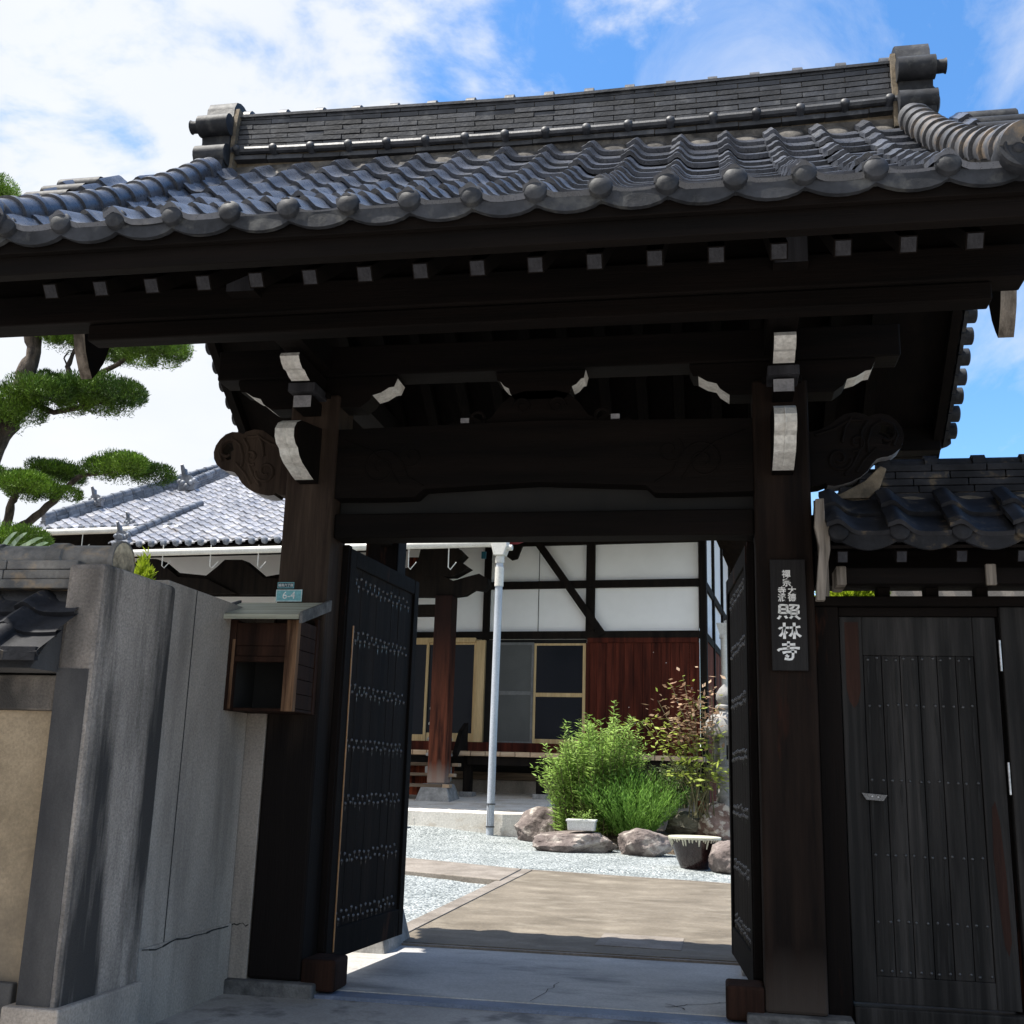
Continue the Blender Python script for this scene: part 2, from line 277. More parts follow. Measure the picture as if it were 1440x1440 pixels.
    def leaf(s, p, d, L, w, nrm=None, mi=0):
        d = d.normalized(); r = d.cross(nrm if nrm else Vector((random.gauss(0,1), random.gauss(0,1), random.gauss(0,1))))
        if r.length < 1e-5: r = d.orthogonal()
        r.normalize(); o = len(s.v)
        s.v += [p, p+d*L*.45+r*w/2, p+d*L, p+d*L*.45-r*w/2]; s.f.append([o, o+1, o+2, o+3]); s.m.append(mi)
    def build(s, name, mats, parent=None, smooth=False, bevel=0, local=False, origin=None):
        mats = mats if isinstance(mats, (list, tuple)) else [mats]
        o = ORG.get(parent.name, Vector()) if parent else (Vector(origin) if origin else Vector())
        if local: o = Vector()
        me = bpy.data.meshes.new(name); me.from_pydata([q-o for q in s.v], [], s.f)
        for q in mats: me.materials.append(q)
        me.polygons.foreach_set('material_index', s.m)
        bm = bmesh.new(); bm.from_mesh(me)
        if name not in NOFIX: bmesh.ops.recalc_face_normals(bm, faces=bm.faces)
        bm.to_mesh(me); bm.free()
        if smooth:
            me.polygons.foreach_set('use_smooth', [True]*len(me.polygons))
            try: me.set_sharp_from_angle(angle=radians(smooth if smooth > 1 else 40))
            except Exception: pass
        ob = bpy.data.objects.new(name, me); COL.objects.link(ob)
        if parent: ob.parent = parent; ORG[ob.name] = ORG.get(parent.name, Vector())
        elif origin: ob.location = o
        if bevel:
            bv = ob.modifiers.new('bevel', 'BEVEL'); bv.width = bevel; bv.segments = 2; bv.limit_method = 'ANGLE'; bv.angle_limit = radians(50)
        return ob
NOFIX = {'foliage', 'leaves', 'foliage_pad', 'red_leaves', 'green_leaves', 'grass'}
def tag(o, label=None, cat=None, group=None, kind=None):
    if label: o['label'] = label
    if cat: o['category'] = cat
    if group: o['group'] = group
    if kind: o['kind'] = kind
    return o
def thing(name, label, cat, loc=(0,0,0), rotz=0, group=None, local=False):
    o = bpy.data.objects.new(name, None); COL.objects.link(o); o.location = loc; o.rotation_euler = (0,0,rotz); o.empty_display_size = .2
    ORG[o.name] = Vector() if local else Vector(loc)
    return tag(o, label, cat, group)
def box(name, m, parent, x0, x1, y0, y1, z0, z1, bevel=.006):
    b = MB(); b.box(x0, x1, y0, y1, z0, z1); return b.build(name, m, parent, bevel=bevel)
def text_obj(name, s, size, parent, origin, right, up, mat, ext=.002, bold=0):
    c = bpy.data.curves.new(name, 'FONT'); c.body = s; c.size = size; c.align_x = 'CENTER'; c.align_y = 'CENTER'; c.extrude = ext; c.offset = bold
    o = bpy.data.objects.new(name, c); COL.objects.link(o); bpy.context.view_layer.update()
    me = bpy.data.meshes.new_from_object(o.evaluated_get(bpy.context.evaluated_depsgraph_get())); bpy.data.objects.remove(o)
    rt, u = Vector(right).normalized(), Vector(up).normalized(); nn = rt.cross(u); og = Vector(origin)-ORG.get(parent.name, Vector())
    for v in me.vertices: v.co = og + rt*v.co.x + u*v.co.y + nn*v.co.z
    me.materials.clear(); me.materials.append(mat); me.name = name
    ob = bpy.data.objects.new(name, me); COL.objects.link(ob); ob.parent = parent; return ob

# ------------------------------------------------------------ pantiles
WV_ = [.145]
def wave(u, A):
    return A*exp(-((u-.16)/WV_[0])**2) + A*.14*((u-.62)/.38)**2
US = [0, .05, .10, .16, .22, .28, .35, .45, .58, .72, .86, 1.0]
def pantiles(mb, x0, pitch, ncol, curve, L, nrow, A=.06, th=.022, lift=.026, skip=None, jit=.004, us=US):
    """curve(s) -> (y, z, ny, nz) with s measured up the slope from the eave; tiles run along x"""
    e = L/nrow
    for r in range(nrow):
        s0, s1 = r*e, min(L, (r+1)*e+.05)
        for c in range(ncol):
            xa = x0+c*pitch
            if skip and skip(xa+pitch/2, s0+e/2): continue
            j = random.gauss(0, jit); jt = random.gauss(0, jit); js = random.gauss(0, jit)
            rows = []
            for s, dl in ((s0-.012+js, lift+j), (s0+.02+js, lift+j), (s1, jt*.5)):
                y, z, ny, nz = curve(s)
                rows.append([(xa+u*pitch+(-.012 if u == 0 else 0)*1, y+ny*(wave(u, A)+dl+.006*(1-u)), z+nz*(wave(u, A)+dl+.006*(1-u))) for u in us])
            y, z, ny, nz = curve(s0-.012+js); o = len(mb.v); n = len(us)
            low = [(p[0], p[1]-ny*th, p[2]-nz*th) for p in rows[0]]
            mb.v += [Vector(q) for q in low+rows[0]+rows[1]+rows[2]]
            for k in range(3):
                for i in range(n-1): mb.f.append([o+k*n+i, o+k*n+i+1, o+(k+1)*n+i+1, o+(k+1)*n+i]); mb.m.append(0)
            # left lip
            yb, zb, nyb, nzb = curve(s1)
            q1, q2 = rows[1][0], rows[2][0]; o2 = len(mb.v)
            mb.v += [Vector((q1[0], q1[1]-ny*th, q1[2]-nz*th)), Vector((q2[0], q2[1]-nyb*th, q2[2]-nzb*th))]
            mb.f.append([o+n, o, o2, o2+1, o+3*n, o+2*n]); mb.m.append(0)
def roll(mb, pts, r, e=.2, n=12, mi=0, lip=1.14, full=False):
    """row of half round cover tiles with raised collars along a polyline"""
    pts = [Vector(q) for q in pts]; seg = [(pts[i+1]-pts[i]).length for i in range(len(pts)-1)]; T = sum(seg)
    def pos(s):
        for i, l in enumerate(seg):
            if s <= l or i == len(seg)-1: return pts[i].lerp(pts[i+1], max(0, min(1, s/l)))
            s -= l
    k = max(1, round(T/e)); P = []; Rr = []
    for i in range(k):
        a, b = T*i/k, T*(i+1)/k
        for s, q in ((a+.001, r*lip), (a+.22*(b-a), r*lip), (a+.24*(b-a), r), (b-.001, r*.97)): P.append(pos(s)); Rr.append(q*(1+random.uniform(-.015, .015)))
    mb.tube(P, Rr, n, mi, True, (-.15*pi, 1.15*pi) if not full else (0, 2*pi), up=(0,0,1))

# ============================================================ SETTING
def G(y): return .02*max(0, min(y, 18)-2.05)
def hitg(x, y, dz=0):
    d = ray(x, y); a = CAM.z-dz
    t = (.02*(CAM.y-2.05)-a)/(d.z-.02*d.y); P = CAM+d*t
    if P.y < 2.05: P = CAM+d*(-a/d.z)
    return P
g = MB()
ys = [-40, 2.05, 18, 60, 400, 1500]
for i in range(len(ys)-1):
    z0, z1 = G(ys[i])-.05, G(ys[i+1])-.05
    g.add([(-1500, ys[i], z0), (1500, ys[i], z0), (1500, ys[i+1], z1), (-1500, ys[i+1], z1)], [(0,1,2,3)])
tag(g.build('ground', SOIL), kind='structure')
g = MB(); g.add([(-14,-16,-.045),(14,-16,-.045),(14,.02,-.022),(-14,.02,-.022)], [(0,1,2,3)]); tag(g.build('street', ASPH), kind='structure')
# gravel court with low swells
g = MB(); nx, ny = 90, 100; X0, X1, Y0, Y1 = -14., 12., 2.1, 17.5
for j in range(ny+1):
    for i in range(nx+1):
        x, y = X0+(X1-X0)*i/nx, Y0+(Y1-Y0)*j/ny
        dz = .02*noise.noise(Vector((x*.7, y*.7, 1)))+.012*noise.noise(Vector((x*2, y*2, 4)))
        dz += .16*exp(-((x+4.4)/1.6)**2-((y-13.9)/1.1)**2)
        if -1.9 < x and y < 8.8: dz = -.02
        g.v.append(Vector((x, y, G(y)-.002+dz)))
for j in range(ny):
    for i in range(nx): a = j*(nx+1)+i; g.f.append([a, a+1, a+nx+2, a+nx+1]); g.m.append(0)
tag(g.build('gravel', GRAV, smooth=True), kind='structure')
# sandy path with border stones
pf0, pf1 = hitg(733, 1226), hitg(1033, 1247)
def lin(a, b, x): return a.y+(b.y-a.y)*(x-a.x)/(b.x-a.x)
g = MB(); xr = 4.2
A_, B_, C_, D_ = (-1.46, 2.16), (xr, 2.16), (xr, lin(pf0, pf1, xr)), (pf0.x+.16, pf0.y)
def slabp(mb, pts, h=.03, mi=0):
    top = [(x, y, G(y)+h) for x, y in pts]; bot = [(x, y, G(y)-.06) for x, y in pts]; n = len(pts)
    mb.add(top+bot, [list(range(n))]+[[i, n+i, n+(i+1) % n, (i+1) % n] for i in range(n)], mi)
slabp(g, [A_, B_, C_, D_], .026); tag(g.build('path', PATH), kind='structure')
g = MB(); slabp(g, [(-1.64, 2.16), (-1.47, 2.16), (pf0.x+.15, pf0.y), (pf0.x-.02, pf0.y)], .034)
slabp(g, [(pf0.x-.02, pf0.y+.01), (xr, lin(pf0, pf1, xr)+.01), (xr, lin(pf0, pf1, xr)+.06), (pf0.x-.02, pf0.y+.06)], .034)
tag(g.build('path_border', PATHB, bevel=.006), kind='structure')
g = MB(); s1, s2, s3, s4 = hitg(703, 1243), hitg(733, 1227), hitg(563, 1210), hitg(564, 1229.5)
k3, k4 = s2+(s3-s2)*4, s1+(s4-s1)*4
slabp(g, [(s1.x, s1.y), (s2.x, s2.y), (k3.x, k3.y), (k4.x, k4.y)], .05); tag(g.build('kerb', PATHB, bevel=.01), kind='structure')
# threshold slab
g = MB(); g.box(-3.0, 4.2, .155, 2.11, -.1, .006, 0); g.box(-1.36, 1.9, -.02, .15, -.1, .0, 1); g.box(-3.0, 4.2, 2.11, 2.155, -.1, .022, 2)
def crack(mb, pts, w, mi, z):
    for i in range(len(pts)-1):
        a, b = Vector((*pts[i], z)), Vector((*pts[i+1], z)); r = (b-a).cross(Vector((0,0,1))).normalized()*w*random.uniform(.5, 1.2)
        mb.add([a-r, b-r*.8, b+r*.8, a+r], [(0,1,2,3)], mi)
def jag(p0, p1, n, amp): return [(p0[0]+(p1[0]-p0[0])*i/n+random.gauss(0, amp), p0[1]+(p1[1]-p0[1])*i/n+random.gauss(0, amp)) for i in range(n+1)]
crack(g, jag((1.3, .62), (.86, .30), 9, .015), .006, 3, .0095); crack(g, jag((.86, .40), (.98, .24), 4, .012), .005, 3, .0095)
crack(g, jag((.10, .9), (.02, .2), 7, .012), .003, 3, .0095)
tag(g.build('threshold_slab', [SLAB, EDGE, PATHB, CRACK]), kind='structure')

# ============================================================ THE GATE
gate = thing('temple_gate', 'big dark timber temple gate with open doors and black tiled roof over the entrance', 'gate', (0, 0, 0))
RY, EY = .2, -2.4                      # ridge line, front eave
def rcurve(d): return 4.095+.54*d+.072*d*d, .54+.144*d
def front(s):                           # s along the slope
    d = s*.83
    z, sl = rcurve(d); q = sqrt(1+sl*sl); return EY+d, z, -sl/q, 1/q
def rear(s):
    y, z, ny, nz = front(s*(SL-.42)/SL+.42); return 2*RY-y, z, -ny, nz      # the rear slope is a little shorter
SL = 2.46/.83
def mirror(f): return f
# pillars, base stones, support pillars
for sx in (-1, 1):
    a, b = sorted((sx*1.45, sx*1.812))
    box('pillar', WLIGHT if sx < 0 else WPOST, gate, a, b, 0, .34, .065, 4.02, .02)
    a, b = sorted((sx*1.34, sx*1.95)); box('base_stone', STONED, gate, a, b, -.07, .42, -.05, .064, .012)
    a, b = sorted((sx*1.53, sx*1.83)); sp = box('support_pillar', WZ, gate, a, b, 1.94, 2.2, .36, 4.1, .015)
    f = MB(); c = (sx*1.68-.2*(sx < 0)+.15*(sx < 0), 2.07)
    f.add([(c[0]-.34,1.62,.0),(c[0]+.36,1.62,.0),(c[0]+.36,2.4,.0),(c[0]-.34,2.4,.0),(c[0]-.26,1.72,.36),(c[0]+.27,1.72,.36),(c[0]+.27,2.34,.36),(c[0]-.26,2.34,.36)], [(4,5,6,7),(0,1,5,4),(1,2,6,5),(2,3,7,6),(3,0,4,7)])
    f.build('support_stone', STONE, gate, bevel=.015)
    a, b = sorted((sx*1.22, sx*1.448)); box('sill_stub', WBOX, gate, a, b, -.0, .27, .012, .205, .018)
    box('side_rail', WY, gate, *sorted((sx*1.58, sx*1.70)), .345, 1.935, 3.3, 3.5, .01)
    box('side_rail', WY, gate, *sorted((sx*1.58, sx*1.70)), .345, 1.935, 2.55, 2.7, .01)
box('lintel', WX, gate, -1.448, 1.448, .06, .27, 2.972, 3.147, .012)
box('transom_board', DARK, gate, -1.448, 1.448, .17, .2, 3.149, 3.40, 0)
# carved head beam
def arcp(cx, cz, r, a0, a1, n): return [(cx+r*cos(radians(a0+(a1-a0)*i/n)), cz+r*sin(radians(a0+(a1-a0)*i/n))) for i in range(n+1)]
hb = MB(); pl = [(-1.448, 3.76), (-1.448, 3.255), (-1.0, 3.25), (-.86, 3.255), (-.80, 3.31), (0, 3.345), (.74, 3.31), (.80, 3.255), (1.0, 3.25), (1.448, 3.255), (1.448, 3.76), (0, 3.785)]
hb.prism(pl, 'y', .03, .33)
def spiral(mb, cx, cz, r0, turns, y, rad=.009, sx=1, a0=0, grow=1.0, mi=0):
    pts = []
    for i in range(int(18*turns)+1):
        t = i/18; a = a0+2*pi*t; r = r0*(1-.80*t/turns)
        pts.append((cx+sx*r*cos(a), y, cz+r*sin(a)*grow))
    mb.tube(pts, rad, 6, mi)
for sx in (-1, 1):
    spiral(hb, sx*1.12, 3.47, .14, 1.6, .03, .008, -sx, .6); spiral(hb, sx*.90, 3.55, .10, 1.3, .03, .007, -sx, 2.2)
    hb.tube([(sx*.98, .03, 3.35), (sx*1.06, .03, 3.48), (sx*1.2, .03, 3.60), (sx*1.40, .03, 3.68)], .008, 6)
    hb.tube([(sx*.80, .03, 3.33), (sx*.92, .03, 3.40), (sx*.97, .03, 3.52)], .008, 6)
hb.build('carved_head_beam', WX, gate, smooth=True)
# frog-leg strut
kp = [(-.68, 3.772), (-.62, 3.80), (-.54, 3.79), (-.47, 3.835), (-.40, 3.80), (-.34, 3.83), (-.27, 3.93), (-.20, 3.99), (-.11, 4.015), (.11, 4.015), (.20, 3.99), (.27, 3.93), (.34, 3.83), (.40, 3.80), (.47, 3.835), (.54, 3.79), (.62, 3.80), (.68, 3.772)]
k = MB(); k.prism(kp, 'y', .06, .24)
for sx in (-1, 1):
    k.tube(arcp_ := [(sx*.44+.05*cos(t*.5), .058, 3.82+.05*sin(t*.5)) for t in range(13)], .012, 6)
    k.box(*sorted((sx*.50, sx*.56)), .045, .06, 3.79, 3.825, 1); spiral(k, sx*.12, 3.90, .07, 1.3, .058, .007, sx, 0)
k.build('frog_leg_strut', [WX, GREYP], gate, smooth=True)
# bracket arms along the gate with white wavy ends
def arm(cx, z0, z1, half, y0, y1):
    t = MB(); p = []; e = {}
    right = [(half*.56, z0-.09), (half*.66, z0-.045), (half*.70, z0-.005), (half*.80, z0+.012), (half*.90, z0+.05), (half*.96, z0+.055), (half, z0+.115)]
    pts = right+[(half, z1), (-half, z1)]+[(-a, b) for a, b in right[::-1]]
    for i in list(range(2, 6))+list(range(11, 15)): e[i] = 1
    t.prism([(cx+a, b) for a, b in pts], 'y', y0, y1, 0, e); return t.build('bracket_arm', [WX, WHITE], gate)
arm(1.645, 4.022, 4.16, .61, .04, .23); arm(-1.645, 4.022, 4.16, .61, .04, .23); arm(0, 4.045, 4.16, .32, .06, .23)
box('long_tie_beam', WX, gate, -2.42, 2.42, .02, .26, 4.165, 4.395, .012)
for sx in (-1, 1):
    # forward carved nose, painted white round its outer edge
    q = [(.0, 3.352), (-.10, 3.357), (-.17, 3.372), (-.25, 3.395), (-.33, 3.415), (-.395, 3.45), (-.425, 3.492), (-.475, 3.508), (-.512, 3.55), (-.515, 3.605), (-.475, 3.657), (-.40, 3.695), (-.28, 3.715), (.0, 3.76)]
    n_ = MB(); n_.prism(q, 'x', sx*1.632-.068, sx*1.632+.068, 0, {i: 1 for i in range(1, 11)})
    n_.tube([(sx*1.632, y-.001, z-.0005) for y, z in q[2:11]], .006, 5, 1)
    n_.build('beam_nose', [WZ, WHITE, GREYP], gate)
    # square beam end, bearing block, upper white nose
    t = MB(); t.box(sx*1.645-.066, sx*1.645+.066, -.212, .30, 3.855, 3.942); t.box(sx*1.645-.065, sx*1.645+.065, -.216, -.2115, 3.856, 3.941, 1); t.build('beam_end', [WY, GREYP], gate)
    t = MB(); t.box(sx*1.645-.10, sx*1.645+.10, -.25, .0, 3.962, 4.026, 1); t.box(sx*1.645-.13, sx*1.645+.13, -.035, .37, 3.985, 4.03); t.build('bearing_block', [WY, WGREY], gate, bevel=.006)
    q = [(.1, 4.029), (-.27, 4.029), (-.33, 4.042), (-.38, 4.065), (-.425, 4.062), (-.475, 4.09), (-.505, 4.125), (-.49, 4.152), (.1, 4.152)]
    t = MB(); t.prism(q, 'x', sx*1.645-.068, sx*1.645+.068, 0, {i: 1 for i in range(1, 7)}); t.build('upper_nose', [WY, WHITE], gate)
    # long arm that carries the front purlin
    t = MB(); t.box(sx*1.632-.095, sx*1.632+.095, -1.36, 2.3, 4.205, 4.385); t.box(sx*1.632-.090, sx*1.632+.090, -1.365, -1.3595, 4.21, 4.38, 1); t.build('cantilever_arm', [WY, WGREY], gate)
    # elephant-trunk nose to the side
    def nz(px, py): P = at(1000+px/4.8, 540+py/4.8, 'y', .10); return (P.x*sx, P.z)
    o_ = [(655, 330), (720, 318), (790, 288), (850, 240), (900, 208), (970, 196), (1030, 208), (1060, 226), (1100, 210), (1150, 205), (1205, 220), (1250, 255), (1285, 300), (1300, 350), (1295, 400), (1270, 445), (1230, 478), (1190, 495), (1150, 500), (1115, 512), (1085, 545), (1055, 590), (1010, 630), (950, 662), (890, 682), (830, 694), (785, 690), (775, 672), (730, 690), (655, 700)]
    h_ = [(1150, 285), (1195, 292), (1222, 330), (1218, 380), (1185, 415), (1150, 410), (1160, 360), (1130, 340)]
    t = MB(); t.prism([nz(*q_) for q_ in o_], 'y', .08, .24, 0, {i: 1 for i in range(10, 26)}, [nz(*q_) for q_ in h_])
    def line(pts, r=.012): t.tube([(nz(*q_)[0], .078, nz(*q_)[1]) for q_ in pts], r, 6)
    def spi(cx, cy, r0, tn, a0, d): line([(cx+r0*(1-.8*i/(16*tn))*cos(a0+d*i*pi/8), cy+r0*(1-.8*i/(16*tn))*sin(a0+d*i*pi/8)) for i in range(int(16*tn)+1)])
    spi(860, 510, 85, 1.4, 0, 1); spi(980, 400, 60, 1.2, 2, -1); spi(1175, 350, 105, .8, 3.6, 1)
    line([(1050, 260), (1010, 330), (1010, 430), (960, 540), (900, 620)]); line([(1080, 300), (1050, 400), (1060, 470)]); line([(940, 235), (900, 300), (880, 400)]); line([(1110, 440), (1030, 520), (980, 600)]); line([(700, 350), (830, 310), (930, 250), (1020, 250)]); line([(1140, 250), (1225, 280), (1255, 350), (1225, 420)])
    t.build('trunk_shaped_nose', [WLIGHT if sx < 0 else WX, GREYP], gate, smooth=True)  # left nose gets the wood with light painted in, right stays dark
# purlins
for y0, z0, z1, xl, x in ((-1.26, 4.10, 4.30, -3.74, 2.88), (2.05, 4.10, 4.30, -3.04, 3.04), (.10, 5.25, 5.45, -3.04, 3.04)):
    box('purlin', WX, gate, xl, x, y0, y0+.19, z0, z1, .01)
box('frieze_board', WX, gate, -3.60, 2.97, -1.19, -1.15, 4.303, 4.76, 0)
box('lower_purlin', WX, gate, -2.70, 2.70, -1.235, -1.095, 3.985, 4.095, .01)
# rafters
RB = None
for side, cf in ((1, front), (-1, rear)):
    for i in range(17):
        x = (i-8)*.305
        if RB is None or i == 0:
            b = MB(); y0, y1 = (-2.03, RY) if side > 0 else (2*RY+2.03, RY)
            zz0, zz1 = 3.945, 5.47
            if side < 0: y0, zz0 = y0-.35, zz0+.24
            d = Vector((0, y1-y0, zz1-zz0)).normalized()
            b.bar((0, y0, zz0), (0, y1, zz1), .085, .085, (0,0,1))
            p = Vector((0, y0, zz0))-d*.003; q = d.cross(Vector((1,0,0))).normalized()
            b.add([p+Vector((sx_*.036,0,0))+q*sz_*.036 for sx_, sz_ in ((-1,-1),(1,-1),(1,1),(-1,1))], [(0,1,2,3)], 1)
            RB = b.build('rafter', [WY, WGREY], gate); RB.location.x = x
        else:
            r_ = RB.copy(); COL.objects.link(r_); r_.location.x = x
# roof boarding, fascia
for cf in (front, rear):
    b = MB(); n = 14; XL_ = -3.72 if cf is front else -3.06
    for k0, off0, off1 in ((0, -.09, -.03),):
        vs = []
        for i in range(n+1):
            s = .10+(SL-.10)*i/n; y, z, ny, nz = cf(s)
            for x in (XL_, 3.06):
                for off in (off0, off1): vs.append((x, y+ny*off, z+nz*off))
        fs = []
        for i in range(n):
            a = i*4; fs += [(a, a+2, a+6, a+4), (a+1, a+5, a+7, a+3), (a, a+4, a+5, a+1), (a+2, a+3, a+7, a+6)]
        fs += [(0, 1, 3, 2), (n*4, n*4+2, n*4+3, n*4+1)]
        b.add(vs, fs)
    b.build('roof_boarding', WY, gate)
    sg = 1 if cf is front else -1
    def Y(y): return y if sg > 0 else 2*RY-y-.35
    zo = 0 if sg > 0 else .21
    box('eave_fascia', WX, gate, -3.71 if sg > 0 else -3.05, 3.05, *sorted((Y(-2.37), Y(-2.33))), 4.005+zo, 4.075+zo, .004)
    box('eave_board', WX, gate, -3.705 if sg > 0 else -3.04, 3.04, *sorted((Y(-2.327), Y(-2.25))), 3.905+zo, 4.05+zo, .006)
    box('eave_board', WX, gate, -3.70 if sg > 0 else -3.03, 3.03, *sorted((Y(-2.21), Y(-2.13))), 4.012+zo, 4.08+zo, .006)
    # soffit between rafters
    b = MB(); xo_, wo_ = (-.33, 6.66) if sg > 0 else (0, 6.0); b.bar((xo_, Y(-2.2), 3.955+zo), (xo_, RY, 5.60), wo_, .016, (0,0,1)); b.build('soffit_boards', WY, gate)
# tiles
for cf, nm in ((front, 'front_roof_tiles'), (rear, 'rear_roof_tiles')):
    t = MB(); pantiles(t, -3.78 if cf is front else -3.15, .315, 22 if cf is front else 20, cf, SL, 11, .06, .03, .036, None, .006)
    rt = t.build(nm, TILE, gate, smooth=35)
    sg = 1 if cf is front else -1
    # eave tile faces
    for i in range(-11 if cf is front else -9, 11):
        xa = (i-1)*.315+.05+.0; 
        e = MB(); xs = [xa+.315*u for u in (0, .15, .3, .45, .6, .75, .9, 1)]; dr = [.03, .052, .068, .075, .075, .068, .052, .03]
        y, z, ny, nz = cf(-.012); yf = y-sg*.006
        top = [z+wave((u+.16) % 1.0 if u+.16 < 1 else .16, .06)*.75+.018 for u in (0, .15, .3, .45, .6, .75, .9, 1)]
        n = len(xs); vs = [(x, yf, q) for x, q in zip(xs, top)]+[(x, yf, z+.012-k_) for x, k_ in zip(xs, dr)]+[(x, yf+sg*.03, q) for x, q in zip(xs, top)]+[(x, yf+sg*.03, z+.012-k_) for x, k_ in zip(xs, dr)]
        fs = []
        for q in range(n-1): fs += [(q, q+1, n+q+1, n+q), (2*n+q, 3*n+q, 3*n+q+1, 2*n+q+1), (q, 2*n+q, 2*n+q+1, q+1), (n+q, n+q+1, 3*n+q+1, 3*n+q)]
        e.add(vs, fs); e.dome((xa, yf-sg*.012, z+.047), .059, (0, -sg, .12), depth=.55, back=.06)
        e.build('eave_end_tile', ENDT, rt, smooth=30)
    for sx in (-1, 1):
        VX = 3.785 if (sx < 0 and sg > 0) else 3.155
        # verge tiles with round ends
        v = MB()
        for r in range(13):
            y, z, ny, nz = cf(SL*(r+.5)/13); p = Vector((sx*(VX+.07), y+ny*.03, z+nz*.03)); v.dome(p, .072, (sx, 0, 0), back=.35, depth=.25)
            v.bar((sx*(VX-.015), *front(SL*r/13)[:2]) if sg > 0 else (sx*(VX-.015), *rear(SL*r/13)[:2]), (sx*(VX-.015), *cf(SL*(r+.95)/13)[:2]), .03, .14)
        v.build('verge_tiles', ENDT, gate, smooth=30)
        # barge board
        b = MB(); n = 14; vs = []
        for i in range(n+1):
            y, z, ny, nz = cf(-.02+(SL+.02)*i/n); w = .30+.06*i/n
            if sg < 0: y = max(y, RY+.001)
            for x in (sx*(VX-.175), sx*(VX-.105)):
                vs += [(x, y, z-.05), (x, y, z-.05-w)]
        fs = []
        for i in range(n):
            a = i*4; fs += [(a, a+4, a+5, a+1), (a+2, a+3, a+7, a+6), (a, a+2, a+6, a+4), (a+1, a+5, a+7, a+3)]
        fs += [(0, 1, 3, 2), (n*4, n*4+2, n*4+3, n*4+1)]
        b.add(vs, fs); b.build('barge_board', WY, gate)
        # descending ridge with crest end tile
        dr_ = MB(); pts = [(sx*(2.575-.03*i/9), *(lambda q: (q[0]+q[2]*.105, q[1]+q[3]*.105))(cf(-.02+(SL-.16)*i/9)[:4])) for i in range(10)]
        roll(dr_, pts, .096, .2, 16)
        m_ = MB(); fl = [(sx*2.575, *(lambda q: (q[0]+q[2]*.05, q[1]+q[3]*.05))(cf(.04+(SL-.2)*i/9)[:4])) for i in range(10)]
        for i in range(9): m_.bar(fl[i], fl[i+1], .15, .10)
        ob = dr_.build('descending_ridge', TILE if sx < 0 else TILERT, gate, smooth=40); m_.build('mortar_bed', MORT if sx > 0 else MORTB, ob)
        c_ = MB(); y, z, ny, nz = cf(-.03); cc_ = Vector((sx*2.575, y-sg*.03, z+.10))
        ax_ = Vector((0, -sg, .1)).normalized()
        c_.tube([cc_-ax_*.12, cc_], .118, 24); c_.tube([cc_, cc_+ax_*.014], [.118, .112], 24)
        ring = [cc_+ax_*.014+Vector((cos(q*pi/12), 0, sin(q*pi/12)))*.085 for q in range(25)]; c_.tube(ring, .009, 6)
        for q in range(3): c_.dome(cc_+ax_*.014+Vector((cos(q*2.094+1.57), 0, sin(q*2.094+1.57)))*.035, .028, ax_, back=0)
        c_.build('crest_end_tile', ENDT, ob, smooth=40)
# gable pendants (carved boards under each gable, facing sideways)
def pendant(x0, x1, yc, zt, zb, w, nm):
    h = zt-zb; pr = [(.5, 0), (.62, .10), (.45, .18), (.95, .30), (1.0, .46), (.80, .55), (.88, .66), (.62, .82), (.28, .93), (0, 1.0)]
    poly = [(yc+w*a, zt-h*b) for a, b in pr]+[(yc-w*a, zt-h*b) for a, b in pr[::-1][1:]]
    t = MB(); t.prism(poly, 'x', x0, x1, 0, {i: 1 for i in range(len(poly))})
    t.dome((x1 if x1 > 0 else x0, yc, zt-h*.35), .05, (1 if x1 > 0 else -1, 0, 0)); return t.build(nm, [WY, WBLEACH], gate, smooth=True)
pendant(3.075, 3.175, .2, 5.3, 4.33, .20, 'gable_pendant'); pendant(-3.45, -3.36, -.1, 5.1, 4.17, .20, 'gable_pendant')
pendant(3.10, 3.17, 2.2, 5.0, 4.42, .17, 'purlin_pendant'); pendant(3.0, 3.06, 1.24, 5.14, 4.99, .06, 'purlin_pendant'); pendant(-3.09, -3.0, .95, 5.2, 4.89, .12, 'purlin_pendant')
pendant(-3.08, -3.0, 2.1, 4.8, 4.40, .13, 'purlin_pendant')
box('pendant_stub', WY, gate, 3.18, 3.36, .16, .22, 4.78, 4.84, .004)
# main ridge
rd = MB(); zb_, hgt, n = 5.945, .046, 8
core = MB(); core.box(-2.5, 2.5, RY-.10, RY+.10, 5.7, 6.35)
def sag(x): return .055*(x/2.6)**2
for r in range(n):
    hw = .155-.006*r; off = .15 if r % 2 else 0; z = zb_+(r+(1 if r > 0 else 0))*hgt+ (0 if r == 0 else .01)
    x = -2.5-off
    while x < 2.5:
        a, b = max(-2.5, x+.003), min(2.5, x+.297)
        if b-a > .03:
            for sg in (-1, 1):
                j = random.gauss(0, .003); za, zb2 = z+sag(a), z+sag(b); yo, yi = RY+sg*(hw+j), RY+sg*.085
                rd.add([(a,yo,za+.006),(b,yo,zb2+.006),(b,yo,zb2+hgt-.006),(a,yo,za+hgt-.006),(a,yi,za),(b,yi,zb2),(b,yi,zb2+hgt-.004),(a,yi,za+hgt-.004)], [(0,1,2,3),(3,2,6,7),(0,4,5,1),(0,3,7,4),(1,5,6,2)])
        x += .3
ridge = rd.build('ridge_courses', NOSHI, gate)
core.build('ridge_core', MORTB, ridge)
t = MB()
for sg in (-1, 1):
    pts = [(-2.5+5*i/20, RY+sg*.165, zb_+hgt+.032+sag(-2.5+5*i/20)) for i in range(21)]
    t.tube(pts, .030, 8)
    for i in range(-8, 9):
        x = i*.305; t.dome((x, RY+sg*.20, zb_+hgt+.037+sag(x)), .033, (0, sg, .35), n=10, back=.07)
